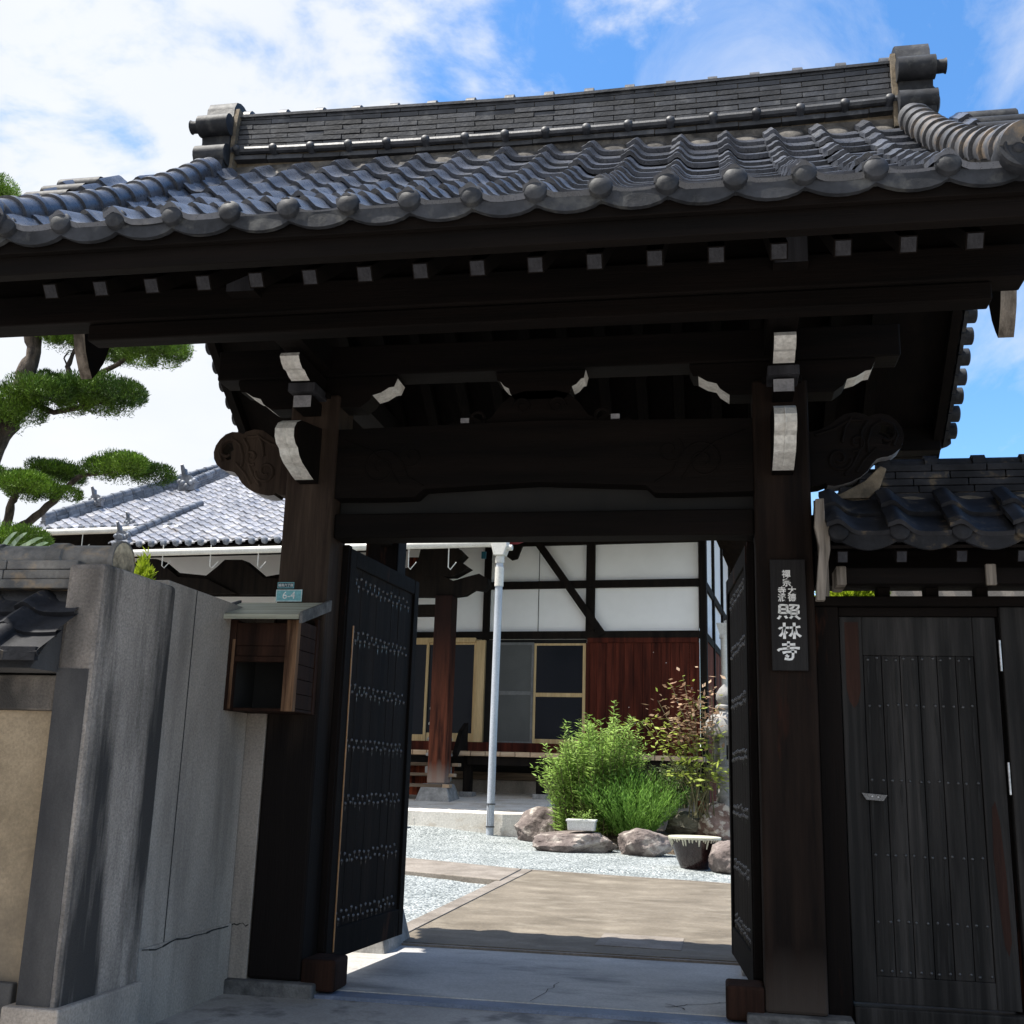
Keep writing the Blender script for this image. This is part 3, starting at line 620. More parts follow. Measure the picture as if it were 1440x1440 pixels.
t.build('knobbed_band', NOSHI, ridge, smooth=40)
t = MB(); ztop = zb_+(n+1)*hgt+.006
pts = [(-2.52+5.04*i/20, RY, ztop+.0+sag(-2.52+5.04*i/20)) for i in range(21)]
t.tube(pts, .075, 12)
for i in range(-8, 9):
    x = i*.305; t.tube([(x-.035, RY, ztop+.004+sag(x)), (x+.035, RY, ztop+.004+sag(x))], .094, 12)
for sg in (-1, 1):
    t.bar((-2.5, RY+sg*.06, ztop-.012+sag(2.5)), (0, RY+sg*.06, ztop-.012), .14, .022); t.bar((0, RY+sg*.06, ztop-.012), (2.5, RY+sg*.06, ztop-.012+sag(2.5)), .14, .022)
t.build('ridge_cap', NOSHI, ridge, smooth=40)
# mortar fillets between the top pantiles
t = MB()
for sg, cf in ((1, front), (-1, rear)):
    for i in range(17):
        x = (i-8)*.315; y, z, ny, nz = cf(SL-.06); t.dome((x+.165+random.gauss(0,.012), y+sg*.04, z+.035+random.gauss(0,.008)), .115+random.gauss(0,.01), (0, -sg, .75), depth=.3, back=.08)
    t.box(-2.5, 2.5, *sorted((RY-sg*.13, RY-sg*.09)), 5.78, zb_+.004)
t.build('ridge_mortar', MORT, ridge, smooth=40)
# stepped end ornaments
for sx in (-1, 1):
    base = 5.825; pr = [(.245, 0), (.275, .05), (.275, .13), (.235, .165), (.205, .17), (.20, .215), (.195, .36), (.205, .40), (.255, .405), (.285, .44), (.285, .53), (.255, .565), (.20, .57), (.165, .62), (.16, .70), (.125, .775), (.06, .81), (0, .82)]
    H = .745; poly = [(RY-a, base+b*H/.82) for a, b in pr]+[(RY+a, base+b*H/.82) for a, b in pr[::-1][1:]]
    a, b = sorted((sx*2.50, sx*2.73)); t = MB(); t.prism(poly, 'x', a, b)
    xo = sx*2.73
    for sy in (-1, 1):
        for zc, r_ in ((.20, .085), (.49, .085)): t.tube([(a-.012, RY+sy*.225, base+zc*H/.82), (b+.012, RY+sy*.225, base+zc*H/.82)], r_, 16)
    t.tube([(sx*2.70, RY-.225, base+.44), (sx*2.80, RY-.225, base+.445), (sx*2.815, RY-.225, base+.445)], [.048, .048, .056], 14)
    t.dome((xo, RY, base+.3), .13, (sx, 0, 0)); e = t.build('ridge_end_ornament', ENDT, gate, smooth=40)
    m_ = MB(); xx = sx*2.497; m_.prism([(RY-.19, base+.03), (RY-.175, base+.50), (RY-.15, base+.63), (RY+.15, base+.63), (RY+.175, base+.50), (RY+.19, base+.03)], 'x', *sorted((xx, xx-sx*.035))); m_.build('mortar_joint', MORTB, e)
# door leaves
def leaf(sx):
    h = Vector((sx*1.425, .30, 0)); f = Vector((sx*1.308, 1.76, 0)); d = (f-h).normalized(); nn = Vector((-d.y, d.x, 0)); nn = nn if nn.x*sx < 0 else -nn   # nn faces the passage
    up = Vector((0,0,1)); Wd = (f-h).length; z0, z1 = .14, 2.95
    def blk(mb, a, b, za, zb, n0, n1, mi=0):
        vs = [h+d*q+nn*k_+up*z for z in (za, zb) for q, k_ in ((a, n0), (b, n0), (b, n1), (a, n1))]
        mb.add(vs, [(0,3,2,1),(4,5,6,7),(0,1,5,4),(1,2,6,5),(2,3,7,6),(3,0,4,7)], mi)
    fr = MB()
    blk(fr, 0, .11, z0, z1, -.035, .035); blk(fr, Wd-.10, Wd, z0, z1, -.035, .035); blk(fr, .111, Wd-.101, z1-.12, z1, -.033, .033); blk(fr, .111, Wd-.101, z0, z0+.20, -.033, .033)
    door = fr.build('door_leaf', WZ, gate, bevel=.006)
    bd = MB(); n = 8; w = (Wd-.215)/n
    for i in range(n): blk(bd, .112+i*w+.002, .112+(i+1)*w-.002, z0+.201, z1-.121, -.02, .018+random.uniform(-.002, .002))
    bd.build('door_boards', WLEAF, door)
    st = MB()
    for r in range(7):
        zc = z0+.30+r*.385
        for i in range(13):
            for k_ in (0, 1):
                p = h+d*(.16+(Wd-.32)*(i+.5*k_)/13)+nn*.019+up*(zc-.05*k_+.006*random.gauss(0, 1)); st.dome(p, .0125, nn, 8, 2, 0, .8, .004)
                if random.random() < .6: st.leaf(p-up*.008+nn*.0025, -up, random.uniform(.02, .06), .006, nn, 1)
    st.build('studs', [STUD, STUD], door, smooth=50)
    if sx < 0:
        b = MB(); blk(b, .112, .122, z0+.05, z1-.55, .034, .041); b.build('stile_strip', ORANGE, door)  # thin orange strip down the stile beside the hinge
leaf(-1); leaf(1)
b = MB()
for sx in (-1, 1): box('door_jamb', WZ, gate, *sorted((sx*1.449, sx*1.40)), .275, .35, .21, 2.97, .006)

# ============================================================ THINGS ON AND BESIDE THE GATE
# name board
def ribbon(mb, pts, w, og, size, depth):      # brush stroke in the board plane, unit square
    n = len(pts); L_, R_ = [], []
    for i, p in enumerate(pts):
        a, b = pts[max(0, i-1)], pts[min(n-1, i+1)]; dx, dz = b[0]-a[0], b[1]-a[1]; l = sqrt(dx*dx+dz*dz) or 1
        k = w*(1.12 if i in (0, n-1) else .92)/2
        L_.append((p[0]-dz/l*k, p[1]+dx/l*k)); R_.append((p[0]+dz/l*k, p[1]-dx/l*k))
    P = lambda q, y: (og[0]+(q[0]-.5)*size[0], y, og[2]+(q[1]-.5)*size[1])
    vs = [P(q, og[1]) for q in L_+R_]+[P(q, og[1]+depth) for q in L_+R_]
    fs = []
    for i in range(n-1): fs += [(i, i+1, n+i+1, n+i), (i, 2*n+i, 2*n+i+1, i+1), (n+i, n+i+1, 3*n+i+1, 3*n+i)]
    fs += [(0, n, 3*n, 2*n), (n-1, 3*n-1, 4*n-1, 2*n-1)]
    mb.add(vs, fs)
def dot(mb, c, r, og, size, depth): ribbon(mb, [(c[0], c[1]+r), (c[0]+.005, c[1]-r)], r*2, og, size, depth)
GL = {
 'temple': [[(.20,.82),(.45,.83),(.80,.84)], [(.50,1.0),(.49,.80),(.48,.60)], [(.0,.49),(.08,.57),(.25,.60),(.5,.63),(.75,.66),(1.0,.63)], [(.22,.38),(.4,.43),(.6,.45),(.86,.44)], [(.68,.56),(.69,.35),(.68,.14),(.62,.05),(.50,.03),(.30,.08)], [(.36,.27),(.44,.20),(.50,.17)]],
 'forest': [[(.0,.60),(.06,.68),(.25,.69),(.47,.69)], [(.25,1.0),(.25,.5),(.25,.0)], [(.22,.66),(.18,.40),(.03,.15)], [(.30,.42),(.38,.34)], [(.50,.69),(.75,.71),(1.0,.76)], [(.72,1.0),(.72,.5),(.71,.0)], [(.69,.66),(.64,.40),(.50,.16)], [(.75,.62),(.84,.32),(1.02,.14)]],
 'shine': [[(.08,.97),(.07,.70),(.06,.44)], [(.07,.97),(.25,.99),(.43,.95)], [(.42,.97),(.43,.70),(.43,.44)], [(.08,.71),(.42,.71)], [(.06,.46),(.43,.46)], [(.52,.97),(.75,.98),(.97,.95),(.96,.85),(.92,.74),(.84,.72)], [(.73,.96),(.70,.83),(.56,.70)], [(.57,.63),(.56,.40)], [(.57,.62),(.75,.64),(.94,.62)], [(.94,.63),(.93,.40)], [(.57,.42),(.93,.42)], [(.10,.27),(.05,.16),(-.02,.06)], [(.33,.27),(.36,.18),(.41,.10)], [(.66,.27),(.62,.18),(.55,.10)], [(.80,.28),(.90,.16),(1.02,.05)]]}
sg_ = thing('name_board', 'tall charcoal board with white characters hung on the right gate pillar', 'sign', (1.645, -.02, 2.09))
c1, c2, c3, c4 = at(1081.5, 787, 'y', -.035), at(1131.5, 786.5, 'y', -.035), at(1137.5, 942.5, 'y', -.035), at(1087, 943.5, 'y', -.035)
xL, xR, zB, zT = (c1.x+c4.x)/2, (c2.x+c3.x)/2, (c3.z+c4.z)/2, (c1.z+c2.z)/2
box('board', BOARD, sg_, xL, xR, -.034, -.004, zB, zT, .003)
b = MB()
for key, px, py, w, h in (('shine', 1109.3, 861, 30, 22), ('forest', 1110.5, 887, 30, 23.5), ('temple', 1109.3, 915, 31, 27)):
    P = at(px, py, 'y', -.038); k = P.x-at(px-1, py, 'y', -.038).x
    for st_ in GL[key]: ribbon(b, st_, .125, (P.x, -.0375, P.z), (w*k, h*k), .004)
b.build('large_characters', LETTER, sg_)
k = at(1110, 830, 'y', -.037).x-at(1109, 830, 'y', -.037).x
for ch, px, py, s_ in (('禪', 1105.6, 808, 11.5), ('宗', 1106.4, 820, 11.5), ('大', 1113.7, 830.8, 11.0), ('德', 1113.7, 841, 11.0), ('寺', 1099.6, 831.2, 11.0), ('派', 1099.6, 841.4, 11.0)):
    P = at(px, py, 'y', -.037); text_obj('small_character', ch, s_*k*1.08, sg_, (P.x, -.0365, P.z), (1,0,0), (0,0,1), LETTER, .002, .0012)

def plate(name, lab, m, x0, y0, x1, y1, txt, sz, rim):
    a, b_ = at(x0, y0, 'y', -.008), at(x1, y1, 'y', -.008)
    t = thing(name, lab, 'sign', ((a.x+b_.x)/2, 0, b_.z)); box('plate', m, t, a.x, b_.x, -.008, -.002, b_.z, a.z, .002)
    r = MB(); w = .0035
    for q in ((a.x+.002, b_.x-.002, a.z-.002-w, a.z-.002), (a.x+.002, b_.x-.002, b_.z+.002, b_.z+.002+w), (a.x+.002, a.x+.002+w, b_.z+.006, a.z-.006), (b_.x-.002-w, b_.x-.002, b_.z+.006, a.z-.006)): r.box(q[0], q[1], -.0095, -.0075, q[2], q[3])
    r.build('rim', rim, t)
    text_obj('lettering', txt, sz, t, ((a.x+b_.x)/2, -.0095, (a.z+b_.z)/2-.001), (1,0,0), (0,0,1), LETTER, .001, 0)
plate('address_plate', 'larger light teal number plate reading 6-4 on the left gate pillar', TEAL, 388.5, 829, 424, 846, '6-4', .072, LETTER)
plate('town_plate', 'small dark teal plate with one line of characters on the left gate pillar', TEALD, 390.5, 818.5, 413.5, 827.6, '福島六丁目', .022, TEAL)

# wooden box on the left pillar
bx = thing('notice_box', 'brown wooden wall box with an open dark front and a pale board roof', 'wooden box', (-1.72, -.2, 1.74))
XL, XR, YF, Z0, Z1 = -1.975, -1.475, -.405, 1.742, 2.33
f = MB(); f.box(XL, XL+.075, YF, YF+.05, Z0, Z1); f.box(XL+.076, XR-.08, YF+.006, YF+.044, Z1-.17, Z1-.02); f.box(XL+.076, XR-.08, YF, YF+.05, 2.055, 2.09); f.box(XL+.076, XR-.08, YF+.012, YF+.03, 2.091, 2.159)
f.box(XL, XR, YF+.051, -.006, Z0, Z0+.02); bx_ = f.build('frame', WBOX, bx, bevel=.004)
box('right_stile', WBOXL, bx, XR-.079, XR, YF-.002, YF+.05, Z0, Z1, .004)
box('left_stile', WBOXL, bx, XL+.055, XL+.0755, YF-.004, YF-.0005, Z0+.01, 2.2, .001)
f = MB(); f.box(-1.926, -1.912, YF+.051, -.008, Z0+.021, Z1); f.box(XL+.02, XR-.02, -.03, -.009, Z0+.021, Z1); f.build('lining', DARK, bx)
f = MB(); w = (Z1-.02-Z0)/6
for i in range(6): f.box(XR-.018, XR-.003, YF+.051, -.06, Z0+.021+i*w+.002, Z0+.021+(i+1)*w-.002)
f.build('side_boards', WBOX, bx, bevel=.002)
box('rear_post', WBOX, bx, XR-.02, XR+.003, -.059, -.006, Z0, Z1+.05, .003)
f = MB(); a, b_ = (-.52, 2.318), (-.004, 2.47); f.add([(-2.065,a[0],a[1]),(-1.43,a[0],a[1]),(-1.425,b_[0],b_[1]),(-2.06,b_[0],b_[1]),(-2.065,a[0],a[1]+.034),(-1.43,a[0],a[1]+.034),(-1.425,b_[0],b_[1]+.034),(-2.06,b_[0],b_[1]+.034)], [(0,3,2,1),(4,5,6,7),(0,1,5,4),(1,2,6,5),(2,3,7,6),(3,0,4,7)])
f.build('roof', ROOFB, bx, bevel=.004)
f = MB()
for x in (-1.424, -2.085): f = MB(); f.add([(x,-.53,2.29),(x+.022,-.53,2.29),(x+.022,-.004,2.445),(x,-.004,2.445),(x,-.53,2.365),(x+.022,-.53,2.365),(x+.022,-.004,2.52),(x,-.004,2.52)], [(0,3,2,1),(4,5,6,7),(0,1,5,4),(1,2,6,5),(2,3,7,6),(3,0,4,7)]); f.build('roof_batten', STONED, bx, bevel=.003)

# left wing wall and street wall
w1 = thing('rendered_wall', 'plain grey rendered wall with a straight joint running from pilaster to gate pillar', 'wall', (-2.1, -.6, 0))
b = MB(); b.box(-2.25, -1.945, -1.28, -.02, -.1, 2.44); b.box(-2.25, -1.93, -1.279, -.02, -.1, .40, 0)
b.build('wall_body', CONC2, w1, bevel=.008)
b = MB(); b.box(-1.946, -1.9435, -.925, -.915, .40, 2.435); crack(b, [], .1, 0, 0)
def vcrack(mb, pts, w):
    for i in range(len(pts)-1):
        a, c = Vector(pts[i]), Vector(pts[i+1]); u = Vector((0,0,1))*w*random.uniform(.5, 1.3); mb.add([a-u, c-u*.8, c+u*.8, a+u], [(0,1,2,3)])
vcrack(b, [(-1.9278, -1.2+i*.08, .392+random.gauss(0, .006)) for i in range(15)], .005)
b.build('wall_joint', CRACK, w1)
w4 = thing('wall_return', 'narrow grey rendered return between side wall and dark gate pillar', 'wall', (-1.9, .1, 0))
b = MB(); b.box(-2.2, -1.815, .0, .25, -.1, 2.40); b.build('wall_body', CONC2, w4, bevel=.006)
b = MB(); vcrack(b, [(-1.945+i*.02, -.0015, .39+random.gauss(0, .006)) for i in range(7)], .004); b.build('wall_joint', CRACK, w4)
w2 = thing('rendered_pilaster', 'stout streaky pebbly grey pilaster at the end of the street wall', 'pilaster', (-2.0, -1.65, 0))
b = MB(); q = .02
b.prism([(-2.11, -2.05), (-1.90, -2.05), (-1.885, -1.285), (-2.20, -1.285)], 'z', -.1, 2.395); b.build('shaft', CONC, w2, bevel=.03)
b = MB(); b.box(-2.16, -1.86, -2.08, -1.284, -.1, .255); b.build('plinth', CONC2, w2, bevel=.012)
b = MB(); b.box(-2.10, -1.925, -2.0535, -2.0505, .26, 1.85); b.build('stain_strip', CONCD, w2)
w3 = thing('plaster_street_wall', 'ochre plaster street wall under a coping of old dark tiles', 'wall', (-5, -1.8, 0))
b = MB(); b.box(-11, -2.155, -1.95, -1.66, .0, 1.64); b.build('plaster', OCHRE, w3)
b = MB(); b.box(-11, -2.13, -2.0, -1.665, 1.642, 1.82); b.build('cornice', CONC, w3, bevel=.01)
b = MB(); b.box(-11, -2.17, -1.99, -1.65, -.1, .34); b.build('footing', CONCD, w3, bevel=.01)
def wc(s): return (-2.34+s*.68, 1.885+s*.55, -.63, .777)
cop = MB(); pantiles(cop, -11.0+.02, .32, 28, wc, .62, 3, .05, .03, .03); cop.build('coping_tiles', TILEK, w3, smooth=35)
b = MB(); b.prism([(-2.28, 1.83), (-1.62, 1.83), (-1.80, 2.28), (-1.9, 2.28)], 'x', -11, -2.1); b.build('coping_core', CONCD, w3)
for i in range(26):
    xa = -2.16-(i+.4)*.32
    e = MB(); e.tube([(xa, -2.36, 1.935), (xa, -2.10, 2.09)], .052, 14); e.dome((xa, -2.362, 1.935), .052, (0, -1, -.3), depth=.15)
    e.box(xa+.06, xa+.26, -2.365, -2.335, 1.86, 1.925); e.build('coping_end_tile', TILEK, w3, smooth=40)
b = MB(); 
for z, hw in ((2.27, .20), (2.325, .17), (2.38, .15)):
    x = -11
    while x < -2.12:
        b.box(x+.003, min(x+.42, -2.08), -1.80-hw, -1.80+hw, z, z+.05, 0); x += .423
b.build('coping_courses', TILEO, w3, bevel=.006)
b = MB(); roll(b, [(-11, -1.80, 2.45), (-1.96, -1.80, 2.45)], .088, .40, 14, full=True)
b.build('coping_ridge', TILEO, w3, smooth=40)
b = MB(); b.tube([(-1.975, -1.80, 2.44), (-1.945, -1.80, 2.44)], [.118, .12], 20); b.tube([(-1.945, -1.80, 2.44), (-1.935, -1.80, 2.44)], [.11, .085], 20, 1); b.build('coping_end_cap', [TILEO, CAPM], w3, smooth=40)

# right wing with the small door
sd = thing('side_gate', 'low tiled side gate wing with a closed dark plank door', 'side gate', (2.6, .15, 0))
DX0, DX1 = 1.968, 2.905
box('post', WZ, sd, 1.815, 1.962, .09, .27, .02, 2.50, .01)
box('post', WDOOR, sd, 2.935, 3.22, .10, .27, .02, 2.50, .008)
box('sill', WSTEP if False else WDOOR, sd, 1.966, 4.6, .06, .30, -.02, .125, .012)
box('head_rail', WX, sd, 1.815, 4.6, .08, .28, 2.503, 2.565, .006)
box('door_head', WX, sd, 1.965, 2.93, .125, .24, 2.44, 2.50, .006)
f = MB(); f.box(DX0, DX0+.135, .11, .165, .14, 2.435); f.box(DX1-.135, DX1, .11, .165, .14, 2.435); f.box(DX0+.136, DX1-.136, .112, .163, 2.19, 2.435); f.box(DX0+.136, DX1-.136, .112, .163, .14, .29)
dr = f.build('side_door', WDOOR, sd, bevel=.005)
f = MB(); n = 6; w = (DX1-DX0-.274)/n
for i in range(n): f.box(DX0+.137+i*w+.002, DX0+.137+(i+1)*w-.002, .1165+random.uniform(-.002, .002), .15, .291, 2.189)
f.build('door_boards', WDOOR, dr, bevel=.003)
box('door_backing', DARK, dr, DX0+.1, DX1-.1, .151, .16, .2, 2.3, 0)
for pts in ([(.03, 2.40), (.03, 1.98), (.045, 1.90), (.07, 1.86), (.095, 1.89), (.115, 1.97), (.115, 2.40)], [(.845, 1.28), (.835, 1.0), (.85, .7), (.865, .50), (.885, .44), (.905, .52), (.90, .9), (.885, 1.2), (.865, 1.32)]):
    b = MB(); b.prism([(DX0+x, z) for x, z in pts], 'y', .1085, .1098); b.build('bare_wood_patch', WPATCH, dr)
f = MB(); st = MB()
for r, z in enumerate((2.17, 1.88, 1.42, .98, .60, .32)):
    for i in range(n):
        for o in (.22, .78):
            x = DX0+.137+(i+o)*w+random.gauss(0, .004); st.dome((x, .116, z+random.gauss(0, .004)), .0095, (0, -1, 0), 8, 2, 0, .7, .003)
            if r < 5 and random.random() < .85: st.leaf(Vector((x, .1142, z)), Vector((random.gauss(0, .01), 0, -1)), random.uniform(.14, .40), .015, Vector((0, -1, 0)), 1)
st.build('studs', [IRON, DARK], dr, smooth=50)
f = MB(); f.add([(2.06,.085,1.345),(2.21,.085,1.335),(2.185,.085,1.30),(2.085,.085,1.305),(2.06,.108,1.345),(2.21,.108,1.335),(2.185,.108,1.30),(2.085,.108,1.305)], [(0,1,2,3),(4,7,6,5),(0,4,5,1),(1,5,6,2),(2,6,7,3),(3,7,4,0)])
h = f.build('handle', STUD, dr); f = MB(); f.dome((2.12, .085, 1.325), .006, (0,-1,0), 8, 2); f.dome((2.155, .085, 1.322), .006, (0,-1,0), 8, 2); f.build('screw', STEEL, h)
for z in (2.10, 1.36): f = MB(); f.tube([(2.922, .10, z), (2.922, .10, z+.19)], .0075, 10); f.build('hinge', STEEL, sd)
for x in (2.24, 2.535, 2.83): box('strut', WZ, sd, x-.03 if x < 2.7 else x-.02, x+.05, .12, .25, 2.566, 2.628, .004)
box('door_stop', WZ, sd, 2.885, 2.96, .175, .21, .126, 2.50, 0)
box('wing_beam', WX, sd, 1.82, 4.6, .06, .29, 2.63, 2.86, .01)
box('wing_boards', WX, sd, 3.222, 4.6, .13, .2, .126, 2.50, 0)
def wf(s): return (-.35+s*.80, 2.862+s*.60, -.6, .8)
def wr(s): return (.85-s*.80, 2.862+s*.60, .6, .8)
for cf, nm in ((wf, 'wing_front_tiles'), (wr, 'wing_rear_tiles')):
    t = MB(); WV_[0] = .19; pantiles(t, 1.875, .355, 8, cf, .56, 2, .066, .03, .034, us=[i_/22 for i_ in range(23)]); WV_[0] = .145; rt = t.build(nm, TILEK, sd, smooth=35)
    sg = 1 if cf is wf else -1
    for i in range(8):
        xa = 1.875+i*.355+.06; e = MB(); y, z, ny, nz = cf(-.012); us = [i_/10 for i_ in range(11)]
        xs = [xa+.35*u for u in us]; top = [z+.02+wave(.16+u*.84, .062)*.6 for u in us]; bot = [z-.02-.06*sin(pi*min(1, max(0, u))) for u in us]; yf = y-sg*.006; n = 11
        vs = [(x, yf, q) for x, q in zip(xs, top)]+[(x, yf, q) for x, q in zip(xs, bot)]+[(x, yf+sg*.03, q) for x, q in zip(xs, top)]+[(x, yf+sg*.03, q) for x, q in zip(xs, bot)]
        fs = []
        for q in range(n-1): fs += [(q, q+1, n+q+1, n+q), (2*n+q, 3*n+q, 3*n+q+1, 2*n+q+1), (q, 2*n+q, 2*n+q+1, q+1), (n+q, n+q+1, 3*n+q+1, 3*n+q)]
        e.add(vs, fs); e.dome((xa, yf-sg*.012, z+.035), .062, (0, -sg, .1), depth=.35, back=.05); e.build('wing_end_tile', TILEK, rt, smooth=30)
for sg in (1, -1):
    y0 = -.30 if sg > 0 else .80
    for i in range(8):
        x = 1.96+i*.345; b = MB(); b.bar((x, y0, 2.745), (x, .25, 3.06), .065, .075); b.bar((x, y0-sg*.003, 2.7435), (x, y0-sg*.001, 2.7445), .055, .065, mi=1); b.build('wing_rafter', [WY, WGREY], sd)
    b = MB(); b.bar((3.2, y0-sg*.03, 2.80), (3.2, .25, 3.13), 2.75, .02); b.build('wing_soffit', WY, sd)
    if sg > 0: box('wing_purlin', WX, sd, 1.94, 4.6, *sorted((y0+sg*.12, y0+sg*.21)), 2.60, 2.70, .006)
b = MB(); b.box(1.93, 1.99, -.19, .1, 2.59, 2.71, 0); b.build('purlin_end', WBLEACH, sd, bevel=.006)
box('purlin_end', WBLEACH, sd, 2.80, 2.86, -.215, -.182, 2.585, 2.715, .006)
# wavy verge board at the wing's left end
p_ = [(1146, 703), (1158, 702), (1160, 735), (1166, 742), (1167, 775), (1163, 800), (1160, 845), (1147, 845), (1150, 800), (1152, 770), (1145, 742)]
Q = [at(a, b_, 'y', -.33) for a, b_ in p_]; b = MB(); b.prism([(q.x, q.z) for q in Q], 'y', -.36, -.30); 
b.prism([(-.30, 2.50), (-.30, 2.88), (.10, 3.16), (.25, 3.24), (.25, 3.0)], 'x', 1.845, 1.875)
b.build('verge_board', WBLEACH, sd, bevel=.004)
b = MB()
for r in range(5):
    x = 2.05+.0*r-(.12 if r < 2 else 0)+(.2 if r > 3 else .04*r)-(.15 if r % 2 else 0); z = 3.195+r*.05
    while x < 4.6:
        for sg in (-1, 1): b.box(max(x, 2.0)+.003, x+.337, *sorted((.25+sg*.05, .25+sg*(.15-.008*r+random.gauss(0, .002)))), z+.003, z+.047)
        x += .34
rg = b.build('wing_ridge', TILEK, sd, bevel=.004)
b = MB(); b.box(2.1, 4.6, .21, .29, 3.1, 3.44); b.build('ridge_core', DARK, rg)
b = MB(); b.tube([(2.30, .25, 3.462), (4.6, .25, 3.462)], .05, 10)
for i in range(8): x = 2.30+.30*i; b.tube([(x-.04, .25, 3.465), (x+.04, .25, 3.465)], .068, 12)
b.build('wing_ridge_cap', TILEK, rg, smooth=40)
b = MB(); b.box(1.88, 4.6, .12, .38, 3.0, 3.197)
for i in range(8): b.dome((1.875+.355*i+.21, .10, 3.16), .15, (0, -1, .5), depth=.2, back=.05)
b.build('wing_mortar', MORTB, rg, smooth=40)
b = MB(); b.prism([(1.90, 3.20), (2.18, 3.205), (2.25, 3.27), (2.30, 3.40), (2.26, 3.42), (2.16, 3.32), (2.02, 3.245)], 'y', .06, .30); b.build('broken_mortar_end', MORTB, rg, bevel=.008)

# ============================================================ THE HALL BEHIND (local axes: u along the front, v back)
HO = Vector((-2.5, 13.7, 0)); HR = radians(-5); EU = Vector((cos(HR), sin(HR), 0)); EV = Vector((-sin(HR), cos(HR), 0))
hall = thing('temple_hall', 'white plastered timber temple hall with a pale tiled roof behind the gate', 'temple', HO, HR, local=True)
def la(x, y, v):
    d = ray(x, y); t = (v-(CAM-HO).dot(EV))/d.dot(EV); P = CAM+d*t-HO; return P.dot(EU), P.z
def hbox(name, m, u0, u1, v0, v1, z0, z1, bevel=.008, parent=None): return box(name, m, parent or hall, u0, u1, v0, v1, z0, z1, bevel)
WV = 4.2
def lu(x, y=960, v=WV): return la(x, y, v)[0]
def lz(y, x=880, v=WV): return la(x, y, v)[1]
PT = .66
def pz(v): return PT+.07*max(v, 0)
# platform
b = MB(); vs = [(-9.5, 0, -.1), (.1, 0, -.1), (.1, 8, -.1), (-9.5, 8, -.1), (-9.5, 0, PT), (.1, 0, PT), (.1, 8, pz(8)), (-9.5, 8, pz(8))]
b.add(vs, [(0,3,2,1),(4,5,6,7),(0,1,5,4),(1,2,6,5),(2,3,7,6),(3,0,4,7)])
for u in (-2.02, -4.4): b.box(u-.01, u+.01, -.004, 0, .1, PT-.12)
b.build('platform', PLAT, hall, bevel=.015)
hbox('footing_wall', CONC2, -9, lu(985)-.05, WV+.15, WV+.4, 0, 1.25); hbox('footing_beam', WSTEP, -9, lu(985)-.05, WV+.05, WV+.35, 1.255, 1.42)
zd = lz(1047.5, 760)
cr_ = lu(985); ce = lu(995); zt = 7.4
hbox('plaster_wall', PANEL, lu(562), cr_-.03, WV+.06, WV+.2, zd+.1, zt, 0)
hbox('plaster_wall', PANEL, -12.4, lu(562)-.01, WV+.08, WV+.22, zd+.1, 6.6, 0)
hbox('side_wall', PANEL, ce-.14, ce-.08, WV+.2, WV+9, zd, zt, 0)
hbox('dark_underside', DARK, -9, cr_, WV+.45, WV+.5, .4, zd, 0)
def timber(name, x0, x1, y0, y1, d=.0, yy=None, m=TIMB):
    yc = (y0+y1)/2; xc = (x0+x1)/2
    return hbox(name, m, lu(x0, yc), lu(x1, yc), WV-.02-d, WV+.058, la(xc, y1, WV)[1], la(xc, y0, WV)[1], .006)
hbox('corner_post', TIMB, cr_, ce, WV-.06, WV+.2, .9, zt)
hbox('mid_post', TIMB, lu(822.5), lu(835), WV-.03, WV+.058, lz(897), zt)
hbox('left_post', TIMB, lu(676), lu(685.5), WV-.03, WV+.058, lz(900), lz(764))
hbox('tie_beam', TIMB, lu(640), cr_-.003, WV-.045, WV+.055, lz(826), lz(815.5)); hbox('lower_beam', TIMB, lu(562), cr_-.003, WV-.06, WV+.05, lz(898), lz(887.5)); hbox('top_beam', TIMB, lu(562), cr_-.003, WV-.045, WV+.055, lz(764.5), lz(745))
u0, z0 = la(756, 762, WV); u1, z1 = la(848, 893, WV); b = MB(); b.bar((u0, WV-.075, z0), (u1, WV-.075, z1), .05, .17, (0, 1, 0)); 
b2 = MB(); d_ = Vector((u1-u0, 0, z1-z0)).normalized(); r_ = Vector((-d_.z, 0, d_.x))*.085
A0, A1 = Vector((u0, WV-.10, z0)), Vector((u1, WV-.10, z1)); b2.add([A0-r_, A1-r_, A1+r_, A0+r_, A0-r_+Vector((0,.05,0)), A1-r_+Vector((0,.05,0)), A1+r_+Vector((0,.05,0)), A0+r_+Vector((0,.05,0))], [(0,1,2,3),(7,6,5,4),(0,4,5,1),(1,5,6,2),(2,6,7,3),(3,7,4,0)]); b2.build('diagonal_brace', TIMB, hall)
hbox('panel_joint', TIMB, lu(753.6), lu(754.4), WV+.05, WV+.0605, lz(887), lz(764), 0)
# red boards
ub0, ub1 = lu(826.5), lu(983); n = 12; rb = MB()
for i in range(n): a = ub0+(ub1-ub0)*i/n; rb.box(a+.003, a+(ub1-ub0)/n-.003, WV-.02+random.uniform(-.003, .003), WV+.04, lz(1062), lz(900))
rbo = rb.build('red_boarding', WRED, hall, bevel=.004)
hbox('board_frame', WRED, ub0-.02, ub1, WV-.06, WV-.022, lz(904), lz(896.5)); hbox('board_frame', WRED, ub0-.04, ub0+.03, WV-.062, WV-.024, lz(1062), lz(904.2)); hbox('board_frame', WRED, ub1-.05, ub1+.015, WV-.062, WV-.024, lz(1062), lz(904.2))
b = MB()
for i in range(12): b.dome((random.uniform(ub0+.1, ub1-.1), WV-.022, random.uniform(lz(1030), lz(915))), .011, (0,-1,0), 6, 2)
b.build('nail_heads', PLASTIC, rbo)
